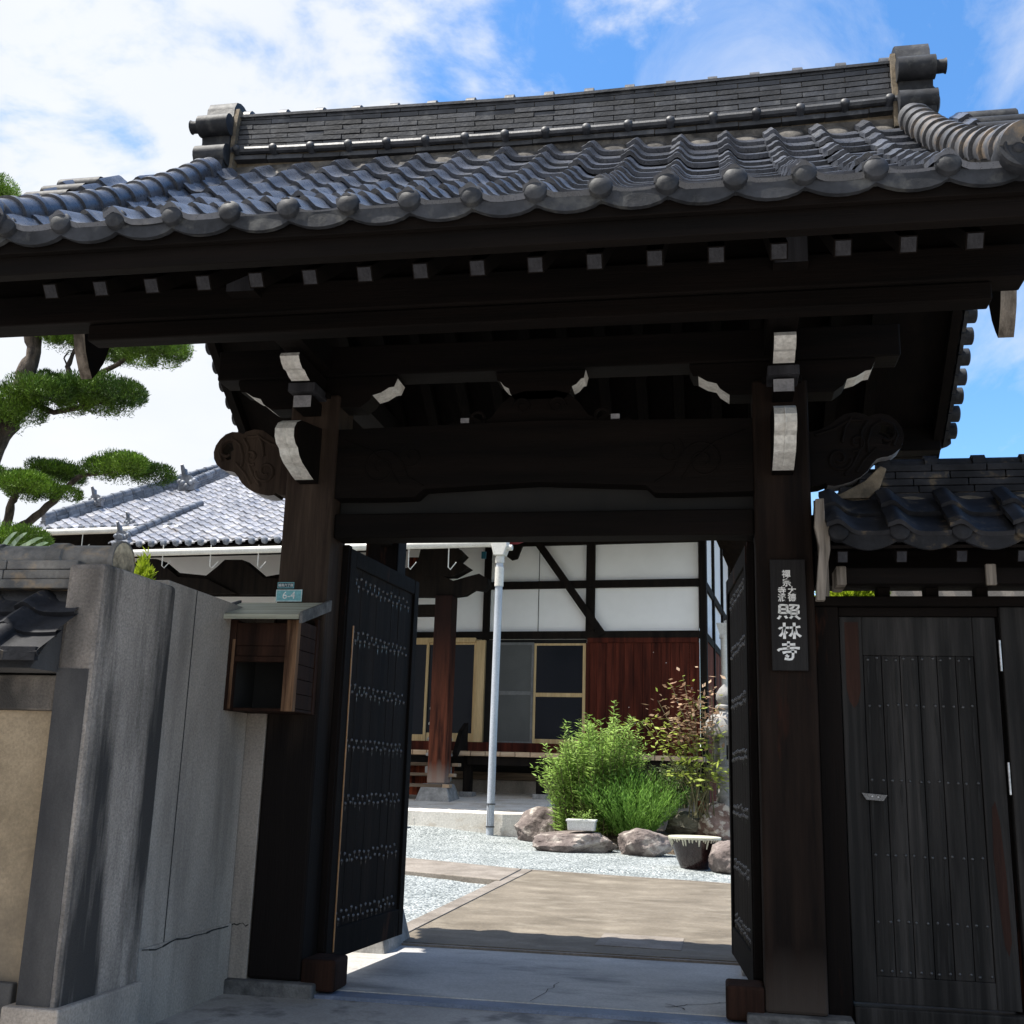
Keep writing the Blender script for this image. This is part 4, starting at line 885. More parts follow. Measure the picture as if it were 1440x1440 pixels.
# sliding window and entrance doors
def sash(x0, x1, y0, y1, mats, v, stile=.07, bars=(), rail=.09, bot=.16, pane=GLASS):
    ua, ub = lu(x0), lu(x1); za, zb = lz(y1, (x0+x1)/2), lz(y0, (x0+x1)/2); f = MB()
    f.box(ua, ua+stile, v-.02, v+.02, za, zb); f.box(ub-stile, ub, v-.02, v+.02, za, zb); f.box(ua+stile, ub-stile, v-.018, v+.018, zb-rail, zb); f.box(ua+stile, ub-stile, v-.018, v+.018, za, za+bot)
    for q in bars: z = lz(q, (x0+x1)/2); f.box(ua+stile, ub-stile, v-.018, v+.018, z-.045, z+.045)
    o = f.build('window_sash', mats, hall, bevel=.004); p = MB(); p.box(ua+stile, ub-stile, v-.006, v+.006, za+bot, zb-rail); p.build('pane', pane, o); return o
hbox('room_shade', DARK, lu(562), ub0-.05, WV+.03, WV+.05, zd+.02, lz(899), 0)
MESHF = surf('grey_sash_metal', (.10, .105, .105), (.16, .165, .165), (6, 6, 6), .5, .02)
sash(694, 751, 904, 1049, MESHF, WV-.075, .05, (975,), .06, .10, MESH)
sash(750, 824, 905, 1049.5, WTAN, WV-.03, .07, (977.5,), .05, .15)
sash(598, 671, 904, 1046.5, WTAN, WV-.03, .085, (), .05, .25); sash(540, 603, 904, 1046, WTAN, WV-.075, .06, (), .05, .22)
hbox('door_frame_post', WTAN, lu(669), lu(682), WV-.09, WV+.02, zd, lz(900)); hbox('door_frame_head', WTAN, lu(562), lu(668.5), WV-.10, WV+.02, lz(904, 620), lz(897.5, 620))
# deck
b = MB(); VD = 3.0; za, zb = la(760, 1066, VD)[1], la(760, 1058.5, VD)[1]
u = lu(560, 1060, VD)
while u < lu(985, 1060, VD): b.box(u+.006, u+.325, VD+random.uniform(-.015, .005), WV-.12, zb-.1, zb); u += .335
b.build('deck_boards', WDECK, hall, bevel=.004)
hbox('deck_beam', TIMB, lu(655, 1060, VD), cr_, VD+.1, VD+.22, zb-.29, zb-.105); hbox('deck_sill', WRED, lu(562), cr_, WV-.118, WV-.02, zb-.05, zd+.03)
for x in (657, 760, 900): 
    u = lu(x, 1090, VD+.25); hbox('deck_post', TIMB, u-.09, u+.09, VD+.22, VD+.40, pz(VD)+.12, zb-.1); hbox('post_footing', STONE, u-.15, u+.15, VD+.16, VD+.46, pz(VD)-.05, pz(VD)+.12)
# steps
for i in range(3):
    v0 = VD-.35*(i+1)+.05; z = zb-.22*(i+1)-.05; uR = lu(644-6*i, 1090, v0)
    hbox('step', WSTEP, -6.2, uR-.16, v0, v0+.38, z-.07, z, .01); hbox('step', WDECK, uR-.15, uR, v0, v0+.20, z-.07, z, .006); hbox('riser', WREDPOST, -6.2, uR-.2, v0+.30, v0+.33, z-.24, z-.072, 0)
b = MB(); u = lu(647, 1050, VD-.1); b.prism([(VD+.5, zb+.001), (VD+.5, zb+.62), (VD+.1, zb+.42), (VD-.25, zb-.05), (VD-.2, zb-.15), (VD, zb+.001)], 'x', u-.12, u-.02); b.build('stair_stringer', TIMB, hall)
# porch post, base, carved beam
VP = 2.3; uc = lu(621, 1000, VP); zp = pz(VP)
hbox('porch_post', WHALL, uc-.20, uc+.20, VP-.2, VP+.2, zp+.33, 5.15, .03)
b = MB(); b.add([(uc-.40,VP-.4,zp-.08),(uc+.40,VP-.4,zp-.08),(uc+.40,VP+.4,zp-.08),(uc-.40,VP+.4,zp-.08),(uc-.27,VP-.27,zp+.33),(uc+.27,VP-.27,zp+.33),(uc+.27,VP+.27,zp+.33),(uc-.27,VP+.27,zp+.33)], [(4,5,6,7),(0,1,5,4),(1,2,6,5),(2,3,7,6),(3,0,4,7)]); b.build('post_stone', STONE, hall, bevel=.02)
def lp(pts, v): return [la(x, y, v) for x, y in pts]
b = MB(); b.prism(lp([(480, 800), (600, 800), (640, 818), (660, 812), (676, 808), (688, 815), (690, 824), (682, 832), (668, 830), (655, 838), (640, 840), (600, 840), (480, 838)], VP), 'y', VP-.12, VP+.12)
b.prism(lp([(596, 772), (646, 772), (656, 782), (648, 790), (662, 800), (640, 812), (600, 812), (584, 800), (592, 788)], VP), 'y', VP-.18, VP+.18)
b.prism(lp([(698, 775), (730, 765), (735, 768), (728, 786), (720, 788), (712, 782)], 3.4), 'y', 3.36, 3.44); b.build('carved_porch_beam', TIMB, hall)
hbox('cloud_bracket', WREDPOST, lu(574, 790, 2.6), lu(604, 790, 2.6), 2.56, 2.7, la(590, 806, 2.6)[1], la(590, 784, 2.6)[1])
b = MB()
for dx in (-262, -378, -120): b.prism(lp([(x+dx, y) for x, y in [(480, 838), (480, 815), (520, 808), (560, 812), (575, 800), (586, 790), (610, 790), (622, 800), (640, 815), (680, 818), (720, 838)]], VP+.3), 'y', VP+.3+.001*dx, VP+.42)
b.build('porch_frieze', TIMB, hall)
for x in (296, 440, 520): u = lu(x, 800, VP+.5); hbox('porch_strut', TIMB, u-.1, u+.1, VP+.45, VP+.6, 3.5, 5.75)
hbox('porch_beam', TIMB, -8.6, uc, VP+.15, VP+.4, 4.75, 5.0)
hbox('left_hall_boards', WRED, -12.2, lu(562)-.02, WV-.02, WV+.07, zd, 4.5); hbox('left_hall_rail', TIMB, -12.2, lu(562)-.02, WV-.06, WV+.07, 4.5, 4.75)
# right side of the hall
for v in (WV+2.1, WV+4.6, WV+7.2): hbox('side_post', TIMB, ce-.08, ce-.02, v, v+.22, zd, zt, 0)
for y0, y1 in ((826, 815), (898, 887)): hbox('side_beam', TIMB, ce-.08, ce-.03, WV+.21, WV+9, lz(y0), lz(y1), 0)
sb = MB()
for i in range(24): sb.box(ce-.08, ce-.05+random.uniform(-.004, .004), WV+.22+i*.36, WV+.22+i*.36+.352, .9, lz(898)-.002)
sb.build('side_boarding', WREDPOST, hall)
# roof: one long slope that drops lower over the porch
ZE, SLP = 5.98, .50; Q_ = sqrt(1+SLP*SLP)
def hr(s): return (-.05+s/Q_, ZE+SLP*s/Q_, -SLP/Q_, 1/Q_)
uL = la(160, 768, 0)[0]; uR_ = la(703, 768, 0)[0]; uF = la(42, 745, 1.5)[0]
def skip(u, s):
    v = -.05+s/Q_
    if v < 1.5: return u < uL or u > uR_
    return u < uF+(v-1.5)*HK or u > 5.0
# hip chosen through the seen end of the hip line
def onroof(x, y):
    d = ray(x, y); n = Vector((0, -SLP, 1)); c = CAM-HO; cl = Vector((c.dot(EU), c.dot(EV), c.z)); dl = Vector((d.dot(EU), d.dot(EV), d.z)); t = (ZE-(cl.z-SLP*(cl.y+.05)))/(dl.z-SLP*dl.y); return cl+dl*t
hp = onroof(325, 668); HK = (hp.x-uF)/(hp.y-1.5); print('hip', hp, HK, uF, uL, uR_)
VT = max(7.0, hp.y+.6)
t = MB(); random.seed(3); L_ = (VT+.05)*Q_; pantiles(t, uF-.2, .30, int((5.2-uF)/.30), hr, L_, round(L_/.27), .055, .03, .035, skip, .006, [0, .08, .16, .28, .42, .6, .8, 1]); rf = t.build('roof_tiles', TILEF, hall, smooth=35, local=True)
b = MB(); zs = lambda v: ZE+SLP*(v+.05)-.07
def sheet(pts, th=.12): 
    n = len(pts); b.add([(u, v, zs(v)) for u, v in pts]+[(u, v, zs(v)-th) for u, v in pts], [list(range(n)), list(range(2*n-1, n-1, -1))]+[[i, n+i, n+(i+1) % n, (i+1) % n] for i in range(n)])
sheet([(uL, .0), (uR_, .0), (uR_, 1.6), (uL, 1.6)]); sheet([(uF, 1.56), (5, 1.56), (5, VT), (uF+(VT-1.5)*HK, VT)])
zf = zs(1.5); zv = zs(VT)
b.add([(uF, 1.5, zf-.13), (uF+(VT-1.5)*HK, VT, zv), (uF+(VT-1.5)*HK, 14, zv), (uF, 20, zf-.13)], [(0,1,2,3)])
b.add([(uF+(VT-1.5)*HK, VT, zv), (5, VT, zv), (5, 2*VT, zs(.5)), (uF+(VT-1.5)*HK, 2*VT, zs(.5))], [(0,1,2,3)])
b.build('roof_boarding', TIMB, hall)
e = MB()
for u in [uF+.25+.3*i for i in range(int((5-uF)/.3))]:
    if uL < u < uR_: e.dome((u, -.09, ZE+.02), .075, (0,-1,0), 8, 2)
    if u < uL+.5: e.dome((u, 1.46, zs(1.5)+.09), .075, (0,-1,0), 8, 2)
e.build('eave_end_tiles', TILER, rf, smooth=40)
def ridge_band(name, a, b_, w, hs, r, e_):
    a, b_ = Vector(a), Vector(b_); t = MB()
    for i, h_ in enumerate(hs): 
        off = Vector((0,0,h_)); n = int((b_-a).length/.35)+1
        for q in range(n): t.bar(a.lerp(b_, q/n)+off, a.lerp(b_, (q+.96)/n)+off, w-.05*i, .055)
    roll(t, [a+Vector((0,0,hs[-1]+.07)), b_+Vector((0,0,hs[-1]+.07))], r, e_, 10); return t.build(name, TILER, hall, smooth=40)
zr = lambda v: ZE+SLP*(v+.05)
ridge_band('hip_ridge', (uF+.1, 1.5+.1/HK, zr(1.6)), (uF+(VT-1.5)*HK, VT, zr(VT)), .36, (.06, .12, .18, .24, .30), .09, .3)
ridge_band('main_ridge', (uF+(VT-1.5)*HK, VT, zr(VT)), (5, VT, zr(VT)), .36, (.06, .12, .18, .24, .30, .36), .09, .3)
p1, p2 = onroof(166, 758), onroof(282, 716); ridge_band('porch_roof_roll', (uL+.12, .0, zr(0)+.02), (p2.x, p2.y, p2.z+.02), .22, (.06,), .085, .3)
p3, p4 = onroof(268, 692), onroof(335, 665); ridge_band('corner_ridge', (p3.x, p3.y, p3.z), (p4.x, p4.y, p4.z), .34, (.06, .12, .18, .24), .09, .3)
def goblin(P, s):
    t = MB(); x, y, z = P
    t.prism([(x-.42*s, z-.02), (x+.42*s, z-.02), (x+.40*s, z+.22*s), (x+.48*s, z+.35*s), (x+.30*s, z+.50*s), (x+.14*s, z+.62*s), (x-.10*s, z+.66*s), (x-.16*s, z+.95*s), (x-.30*s, z+1.0*s), (x-.28*s, z+.62*s), (x-.46*s, z+.36*s), (x-.38*s, z+.2*s)], 'y', y-.22*s, y)
    for dx, dz, r in ((-.2, .30, .13), (.2, .30, .13), (0, .14, .15), (.36, .38, .12), (-.36, .36, .12)): t.dome((x+dx*s, y-.22*s, z+dz*s), r*s, (0,-1,.1), 12, 3)
    t.tube([(x-.2*s, y-.1*s, z+.6*s), (x-.24*s, y-.25*s, z+.95*s), (x-.2*s, y-.42*s, z+1.08*s)], [.12*s, .09*s, .06*s], 8); return t.build('roof_end_ornament', TILER, hall, smooth=50)
goblin((p3.x, p3.y-.1, p3.z+.02), .62); q = onroof(170, 762); goblin((uL+.12, .15, zr(.1)+.02), .42); hu = uF+.28*(VT-1.5)*HK; hv_ = 1.5+.28*(VT-1.5); goblin((hu, hv_-.15, zr(hv_)+.1), .45); q = onroof(183, 740); goblin((q.x, q.y, q.z), .3)
# gutters and pipes
def gut(u0, u1, v, z): b = MB(); b.tube([(u0, v, z), (u1, v, z)], .075, 12); o = b.build('gutter', PIPEW, hall, smooth=40); return o
zg = la(690, 764.5, -.12)[1]; gut(uL-.15, uR_-.05, -.14, zg); gut(uF-.1, uL+.7, 1.36, la(150, 746, 1.36)[1])
for x, v in ((231, -.1), (298, -.1), (365, -.1), (576, -.1), (632, -.1), (118, 1.4)):
    u, z = la(x, 770 if v < 0 else 748, v); b = MB(); b.tube([(u, v-.03, z+.05), (u, v-.02, z-.40), (u+.03, v+.02, z-.44), (u+.12, v+.1, z-.28)], .011, 6); b.build('gutter_hook', PIPEW, hall)
u, z = la(703.5, 772, -.14); b = MB(); b.prism([(u-.15, z+.16), (u+.15, z+.16), (u+.17, z+.05), (u+.10, z-.14), (u-.10, z-.14), (u-.15, z+.05)], 'y', -.27, -.01); b.tube([(u+.1, -.14, z+.02), (u+.25, -.14, z+.02)], .06, 12); b.build('rain_head', PIPEW, hall, bevel=.015)
u2, z2 = la(688.5, 1176, -.14); b = MB(); b.tube([(u, -.14, z-.12), (u2, -.14, .15)], .072, 16); dp = b.build('downpipe', PIPE, hall, smooth=40)
b = MB(); L0, L1 = Vector((u, -.14, z-.12)), Vector((u2, -.14, .15))
for a, c in ((.0, .03), (.045, .115)): b.tube([L0.lerp(L1, a), L0.lerp(L1, c)], .088, 16)
b.build('pipe_collar', PIPEW, dp, smooth=40); b = MB()
for a in (.87, .945): b.tube([L0.lerp(L1, a), L0.lerp(L1, a+.004)], .084, 16)
b.tube([L0.lerp(L1, .87)+Vector((-.03,-.08,0)), L0.lerp(L1, .945)+Vector((-.03,-.08,0))], .006, 6); b.build('pipe_band', IRON, dp)
# small eave and pipe at the hall's right corner
v = WV+.6; u, z = la(1017, 884, v-.3); b = MB(); b.prism([(u-.15, z+.12), (u+.18, z+.12), (u+.12, z-.08), (u+.10, z-.2), (u-.06, z-.2), (u-.09, z-.08)], 'y', v-.38, v-.22); b.tube([(u+.02, v-.3, z-.18), (u+.06, v-.3, .3)], .085, 14); b.tube([(u+.02, v-.3, z-.14), (u+.02, v-.3, z-.22)], .11, 14); b.build('corner_downpipe', PIPEW, hall, smooth=40)
b = MB(); b.bar((u+.1, v-.3, z+.12), (u+1.0, v+2.6, z+.22), .14, .14); b.bar((u+.3, v-.1, z+.0), (u+1.2, v+2.6, z+.1), .5, .10, mi=1); b.build('corner_eave', [PIPEW, TIMB], hall)
b = MB(); q = [la(x, y, 2.9) for x, y in [(690, 752), (752, 752), (744, 760), (728, 765.5), (706, 766), (690, 764)]]; b.prism(q, 'y', 2.82, 2.9); b.build('red_eave_board', REDP, hall)
hbox('hanging_box', TEALD, lu(681, 780, 1.8)-.05, lu(681, 780, 1.8)+.05, 1.75, 1.8, la(681, 786, 1.8)[1], la(681, 776, 1.8)[1])
# solid pagoda behind the porch post, added for a reflection in the glass
pg = thing('reflected_pagoda', 'small grey tiered pagoda added in place of a reflection behind the red porch post', 'pagoda', HO+EU*(lu(620, 1000, 2.75))+EV*2.75+Vector((0,0,1.2)))
b = MB(); c = Vector(pg.location); prof = [(.30, 0), (.30, .3), (.22, .32)]
for i in range(5): prof += [(.17, .34+i*.33), (.17, .50+i*.33), (.30-.015*i, .53+i*.33), (.30-.015*i, .57+i*.33)]
prof += [(.06, 2.05), (.04, 2.5)]; b.lathe(prof, c, 4); b.build('tiers', STONE, pg)

# ============================================================ GARDEN
random.seed(21)
def rock(name, label, px, py0, py1, m, y=None, seed=0, w=None, depth=.8, lean=0):
    """px = (left, right) seen edges, py0 top, py1 foot"""
    c = hitg((px[0]+px[1])/2, py1) if y is None else None
    if c is None: c = at((px[0]+px[1])/2, py1, 'y', y)
    k = (c-CAM).dot(_fw)/FPX; hw = (px[1]-px[0])/2*k; h = (py1-py0)*k
    bm = bmesh.new(); bmesh.ops.create_icosphere(bm, subdivisions=5, radius=1)
    sd_ = Vector((seed*3.1, seed*1.7, seed*.9))
    planes = []; rn = random.Random(seed)
    for i in range(15): planes.append((Vector((rn.gauss(0, 1), rn.gauss(0, 1), rn.gauss(0, .8))).normalized(), rn.uniform(.58, .90)))
    for v in bm.verts:
        p = v.co.copy()
        for n_, d_ in planes:
            q = p.dot(n_)
            if q > d_: p -= n_*(q-d_)*.93
        p *= 1+.09*noise.noise(p*1.6+sd_)+.055*noise.noise(p*4+sd_)+.035*noise.noise(p*10+sd_)+.015*noise.noise(p*24+sd_)
        v.co = Vector((p.x*hw*1.06+lean*p.z*h, p.y*hw*depth*1.1, p.z*h*.60+h*.36))
    me = bpy.data.meshes.new(name); bm.to_mesh(me); bm.free(); me.materials.append(m); me.polygons.foreach_set('use_smooth', [True]*len(me.polygons))
    try: me.set_sharp_from_angle(angle=radians(32))
    except Exception: pass
    o = bpy.data.objects.new(name, me); COL.objects.link(o); o.location = (c.x, c.y+hw*depth*.5, c.z-.03*h); return tag(o, label, 'rock', 'rocks edging the garden bed')
rock('garden_rock', 'tall purple brown rock with a split dark face at the bed\'s left end', (722, 800), 1132, 1184, ROCKP, None, 3, lean=.1)
rock('garden_rock', 'long low purple rock with pale patches below the white planter', (738, 876), 1163, 1198, ROCKP, None, 5, depth=.5)
rock('garden_rock', 'broad grey mauve rock with a dark lower edge in front of the feathery bush', (860, 950), 1158, 1204, ROCKP, None, 8, depth=.6)
rock('garden_rock', 'rounded olive grey rock half hidden behind the glazed pot', (925, 985), 1154, 1192, ROCKG, None, 11)
rock('garden_rock', 'big speckled rusty boulder under the stone lantern', (972, 1066), 1124, 1200, ROCKR, None, 14)
rock('garden_rock', 'pale pink angular rock right of the glazed pot', (992, 1058), 1182, 1229, ROCKP, None, 17, depth=.7)
rock('garden_rock', 'flat dark grey rock at the back beside the terracotta pot', (930, 1000), 1140, 1170, ROCKG, 12.6, 19)
b = MB(); b.box(-5.05, -4.65, 13.35, 13.6, .1, .62); o = b.build('stone_block', STONE, None, bevel=.05, origin=(-4.85, 13.5, .1)); o.rotation_euler = (0, .25, .3); tag(o, 'rough grey stone block leaning by the platform at the open left door', 'stone block')
# soil mound
b = MB(); nx, ny = 40, 24
for j in range(ny+1):
    for i in range(nx+1):
        u, v = i/nx, j/ny; x, y = -2.1+4.9*u, 12.1+2.6*v-1.9*max(0, u-.35)
        b.v.append(Vector((x, y, G(y)-.06+.40*sin(pi*min(1, max(0, u)))**.5*min(1, sin(pi*min(1, v*.9+.05))*1.4)*.8+.04*noise.noise(Vector((x*3, y*3, 0))))))
for j in range(ny):
    for i in range(nx): a = j*(nx+1)+i; b.f.append([a, a+1, a+nx+2, a+nx+1]); b.m.append(0)
tag(b.build('flower_bed', SOIL, smooth=True), kind='structure')
def stems(cx, cy, z, n, R, H, spread, LL, LW, per, start=.2, droop=.25, jx=1.0):
    s_, l_ = MB(), MB()
    for i in range(n):
        a = random.uniform(0, 2*pi); r = R*sqrt(random.random()); x, y = cx+r*cos(a)*jx, cy+r*sin(a); h = H(x-cx)*(random.uniform(.72, 1.04) if random.random() < .9 else random.uniform(1.02, 1.2))
        dx, dy = (x-cx)*spread+random.gauss(0, .10), (y-cy)*spread+random.gauss(0, .10); pts = []
        for k_ in range(7): t = k_/6; pts.append(Vector((x+dx*t*t*1.2, y+dy*t*t*1.2, z+h*(t-.12*t*t*(abs(dx)+abs(dy))))))
        s_.tube(pts, [.010*(1-.7*q/6) for q in range(7)], 4, 0, False)
        m = int(per*h)
        for q in range(m):
            t = start+(1-start)*(q+random.random())/m; k_ = min(5, int(t*6)); p = pts[k_].lerp(pts[k_+1], t*6-k_); aa = q*2.4+random.random(); d = Vector((cos(aa), sin(aa), random.uniform(-.15, .75)))
            l_.leaf(p, d, LL*random.uniform(.6, 1.15)*(1.15-.45*t), LW, Vector((0,0,1))+Vector((random.gauss(0,.3), random.gauss(0,.3), 0)))
    return s_, l_
def base_at(px, py, y): P = at(px, py, 'y', y); return P
# tall willowy shrub
c = base_at(822, 1168, 12.9); k = (c-CAM).dot(_fw)/FPX
t = thing('willowy_shrub', 'tall bright green shrub with willowy leaves at the bed\'s left side', 'shrub', c)
def Hh(dx): return max(.55, 2.05-1.0*abs(dx-.22)**1.15)
s_, l_ = stems(c.x+.12, c.y, c.z-.05, 170, .66, Hh, .5, .17, .034, 62, .0); s_.build('stems', STEM, t); l_.build('leaves', SHRUB, t)
# feathery round bush
c = base_at(890, 1166, 12.55); t = thing('feathery_bush', 'compact round feathery bright green bush behind the mauve rock', 'bush', c); b = MB()
for i in range(900):
    a = random.uniform(0, 2*pi); ph = random.uniform(0, 1)**.6; d = Vector((cos(a)*ph*.62, sin(a)*ph*.62, 1-.45*ph)).normalized(); p0 = Vector((c.x+cos(a)*.30*ph, c.y+sin(a)*.30*ph, c.z-.10)); L = random.uniform(.70, 1.0)
    for q in range(18):
        f = .02+.98*q/15; p = p0+d*L*f+Vector((random.gauss(0,.012), random.gauss(0,.012), 0)); b.leaf(p, d+Vector((random.gauss(0,.45), random.gauss(0,.45), .2)), random.uniform(.06, .10), .014)
b.build('foliage', FEATH, t)
# nandina with reddish upper leaves
c = base_at(985, 1150, 12.3); t = thing('reddish_nandina', 'loose shrub with pinkish upper leaves and yellow green lower leaves by the lantern', 'shrub', c)
sm, gl, rl = MB(), MB(), MB()
tips = [(925, 985), (945, 965), (960, 950), (985, 975), (915, 1012), (940, 1010), (965, 1000), (990, 1000), (960, 1030), (985, 1040), (1005, 1030), (945, 1045), (970, 1065), (1000, 1075), (1012, 1088), (985, 1085), (955, 1080), (905, 1018), (1000, 965), (975, 980)]
for x, y in tips:
    P = base_at(x, y, c.y+random.uniform(-.35, .35)); a0 = Vector((c.x+random.gauss(0, .1), c.y+random.gauss(0, .1), c.z)); mid = a0.lerp(P, .5)+Vector((random.gauss(.05, .06), 0, .12)); sm.tube([a0, mid, P], [.012, .009, .005], 5, 0, False)
    red = y < 1012
    for q in range(44):
        f = random.uniform(.55, 1.04); p = (mid.lerp(P, (f-.5)*2))+Vector((random.gauss(0, .15), random.gauss(0, .13), random.gauss(0, .055))); d = Vector((random.gauss(0, 1), random.gauss(0, 1), random.gauss(.1, .35)))
        (rl if red and random.random() < .8 else gl).leaf(p, d, random.uniform(.09, .16), .062, Vector((random.gauss(0,.35), random.gauss(0,.35), 1)))
sm.build('stems', STEM, t); rl.build('red_leaves', NANR, t); gl.build('green_leaves', NANG, t)
# low plants at the back
for x, y, lab in ((955, 1108, 'low dull green plant between the feathery bush and the lantern'), (918, 1100, 'low dark leafy plant just behind the feathery bush')):
    c = base_at(x, y+28, 13.0); t = thing('leafy_plant', lab, 'plant', c, group='low plants at the back of the bed'); s_, l_ = stems(c.x, c.y, c.z, 36, .42, lambda q: .72, .7, .10, .04, 45); s_.build('stems', STEM, t); l_.build('leaves', LOWG, t)
# planter
c = hitg(807, 1198); P = base_at(818, 1168, c.y+.12); k = (P-CAM).dot(_fw)/FPX
t = thing('plastic_planter', 'small white rectangular planter resting on the long low rock', 'planter', P); w, h = 20*k, 15*k
b = MB(); b.add([(P.x-w*.94,P.y-.1,P.z),(P.x+w*.94,P.y-.1,P.z),(P.x+w*.94,P.y+.1,P.z),(P.x-w*.94,P.y+.1,P.z),(P.x-w,P.y-.13,P.z+h),(P.x+w,P.y-.13,P.z+h),(P.x+w,P.y+.13,P.z+h),(P.x-w,P.y+.13,P.z+h)], [(0,3,2,1),(4,5,6,7),(0,1,5,4),(1,2,6,5),(2,3,7,6),(3,0,4,7)]); b.build('trough', PLASTIC, t, bevel=.012)
b = MB(); b.box(P.x-w-.012, P.x+w+.012, P.y-.145, P.y+.145, P.z+h-.03, P.z+h+.004); b.build('rim', PLASTIC, t, bevel=.006)
s_, l_ = stems(P.x, P.y, P.z+h, 14, .2, lambda q: .16, .5, .06, .02, 70, 0); l_.build('leaves', SHRUB, t)
# glazed pot
c = hitg(977, 1222); k = (c-CAM).dot(_fw)/FPX; R = 36*k; H_ = 44*k
t = thing('glazed_pot', 'dark brown glazed pot with cream drips round its rim on the gravel', 'pot', c)
b = MB(); pr = [(R*.52, 0), (R*.56, .02), (R*.70, H_*.3), (R*.84, H_*.62), (R*.93, H_*.84), (R*.95, H_*.90), (R*1.02, H_*.93), (R*1.03, H_*.99), (R*.95, H_), (R*.90, H_*.95), (R*.88, H_*.9)]
b.lathe(pr, c, 40); b.build('vessel', GLAZE, t, smooth=40)
b = MB(); b.lathe([(R*1.025, H_*.925), (R*1.036, H_*.96), (R*1.036, H_*.992), (R*1.0, H_*1.004), (R*.94, H_*1.004)], c, 40)
for i in range(46):
    a = 2*pi*i/46+random.gauss(0, .03); L = random.choice((.06, .10, .14, .2, .28))*H_; z = H_*.93; pts = []
    for q in range(4):
        zz_ = z-L*q/3; f = min(1, zz_/H_); r = R*(.52+.52*f**.9)*.985; pts.append((c.x+r*cos(a), c.y+r*sin(a), c.z+zz_))
    b.tube(pts, [.016, .013, .012, .007], 6)
b.build('drip_glaze', CREAM, t, smooth=50)
b = MB(); b.lathe([(R*.9, H_*.955), (.01, H_*.965)], c, 30); b.build('water_weed', SCUM, t)
# terracotta pot
P = base_at(987, 1143, 12.9); k = (P-CAM).dot(_fw)/FPX; t = thing('terracotta_pot', 'small orange terracotta pot among the plants', 'pot', P); b = MB(); b.lathe([(5*k, 0), (7.2*k, 13*k), (8*k, 13.2*k), (8*k, 16*k), (7*k, 16*k), (6.8*k, 14*k)], P, 20); b.build('vessel', TERRA, t, smooth=40)
# stone lantern
P = base_at(1021, 1142, 12.75); k = (P-CAM).dot(_fw)/FPX; t = thing('stone_lantern', 'pale weathered stone lantern partly hidden by the right door leaf', 'lantern', P)
def lz_(nm, prof, n=20, rot=0): b = MB(); b.lathe([(r*k, z*k) for r, z in prof], P, n); return b.build(nm, STONE, t, smooth=40)
lz_('shaft', [(19, -8), (19, 2), (13.5, 3), (13, 20), (14, 22), (13, 24), (13, 44), (16, 46)]); lz_('platform', [(16, 46), (25, 54), (26, 62), (18, 63)], 6)
b = MB()
for i in range(6):
    a = i*pi/3+.3; b.bar((P.x+13*k*cos(a), P.y+13*k*sin(a), P.z+62*k), (P.x+13*k*cos(a), P.y+13*k*sin(a), P.z+104*k), 8*k, 8*k, (cos(a), sin(a), 0))
b.lathe([(13.2*k, 62*k), (13.2*k, 72*k)], P, 6); b.lathe([(13.2*k, 92*k), (13.2*k, 104*k)], P, 6); fb = b.build('fire_box', STONE, t)
b = MB(); b.lathe([(8*k, 63*k), (8*k, 103*k)], P, 10); b.build('fire_hollow', DARK, fb)
lz_('cap', [(16, 104), (30, 105), (31, 111), (27, 124), (19, 134), (11, 139), (9, 142)], 18); lz_('finial', [(8, 141), (13, 144), (13, 147), (8, 150), (12, 157), (11.5, 165), (7, 172), (1, 178)], 16)
# inspection cover
q = [hitg(836, 1334), hitg(958, 1342), hitg(962, 1324.5), hitg(850, 1317)]; t = MB()
t.add([(p.x, p.y, G(p.y)+.031) for p in q]+[(p.x, p.y, G(p.y)-.02) for p in q], [(0,1,2,3),(0,4,5,1),(1,5,6,2),(2,6,7,3),(3,7,4,0)])
o = t.build('inspection_cover', PATHB, None, origin=(q[0].x, q[0].y, G(q[0].y))); tag(o, 'rectangular concrete inspection cover with a pale metal rim set in the path', 'manhole cover')
f = MB()
for i in range(4):
    a, b_ = q[i], q[(i+1) % 4]; f.bar((a.x, a.y, G(a.y)+.035), (b_.x, b_.y, G(b_.y)+.035), .065, .008)
ff = f.build('rim', PIPEW, o)

# ============================================================ TREES LEFT
def pad(mb, c, rx, ry, rz, n, size=.038):
    sd_ = Vector((c[0], c[1], c[2]))
    lumps = [(Vector((random.uniform(-.72, .72)*rx, random.uniform(-.6, .6)*ry, random.uniform(-.25, .35)*rz)), random.uniform(.34, .55)) for _ in range(10)]+[(Vector((0,0,0)), .72)]
    for i in range(n):
        l, f = random.choice(lumps); th = random.uniform(0, 2*pi); u = random.uniform(-.75, 1); s = sqrt(1-u*u); q = Vector((cos(th)*s, sin(th)*s, u)); rr = random.uniform(.68, 1.02)
        p = Vector(c)+l+Vector((q.x*rx*f*rr, q.y*ry*f*rr, q.z*rz*f*rr*1.75))
        d = Vector((q.x*.6+random.gauss(0, .45), q.y*.6+random.gauss(0, .45), .75+.5*q.z+random.gauss(0, .35)))
        mb.leaf(p, d, size*random.uniform(.6, 1.5), size*.24)
TY = 4.2
def w(x, y, Y=TY): return at(x, y, 'y', Y)
kt = (w(100, 560)-w(99, 560)).length
tr = thing('pruned_pine', 'old cloud pruned evergreen with twisting dark limbs left of the gate', 'tree', (w(20, 745).x, TY, 0))
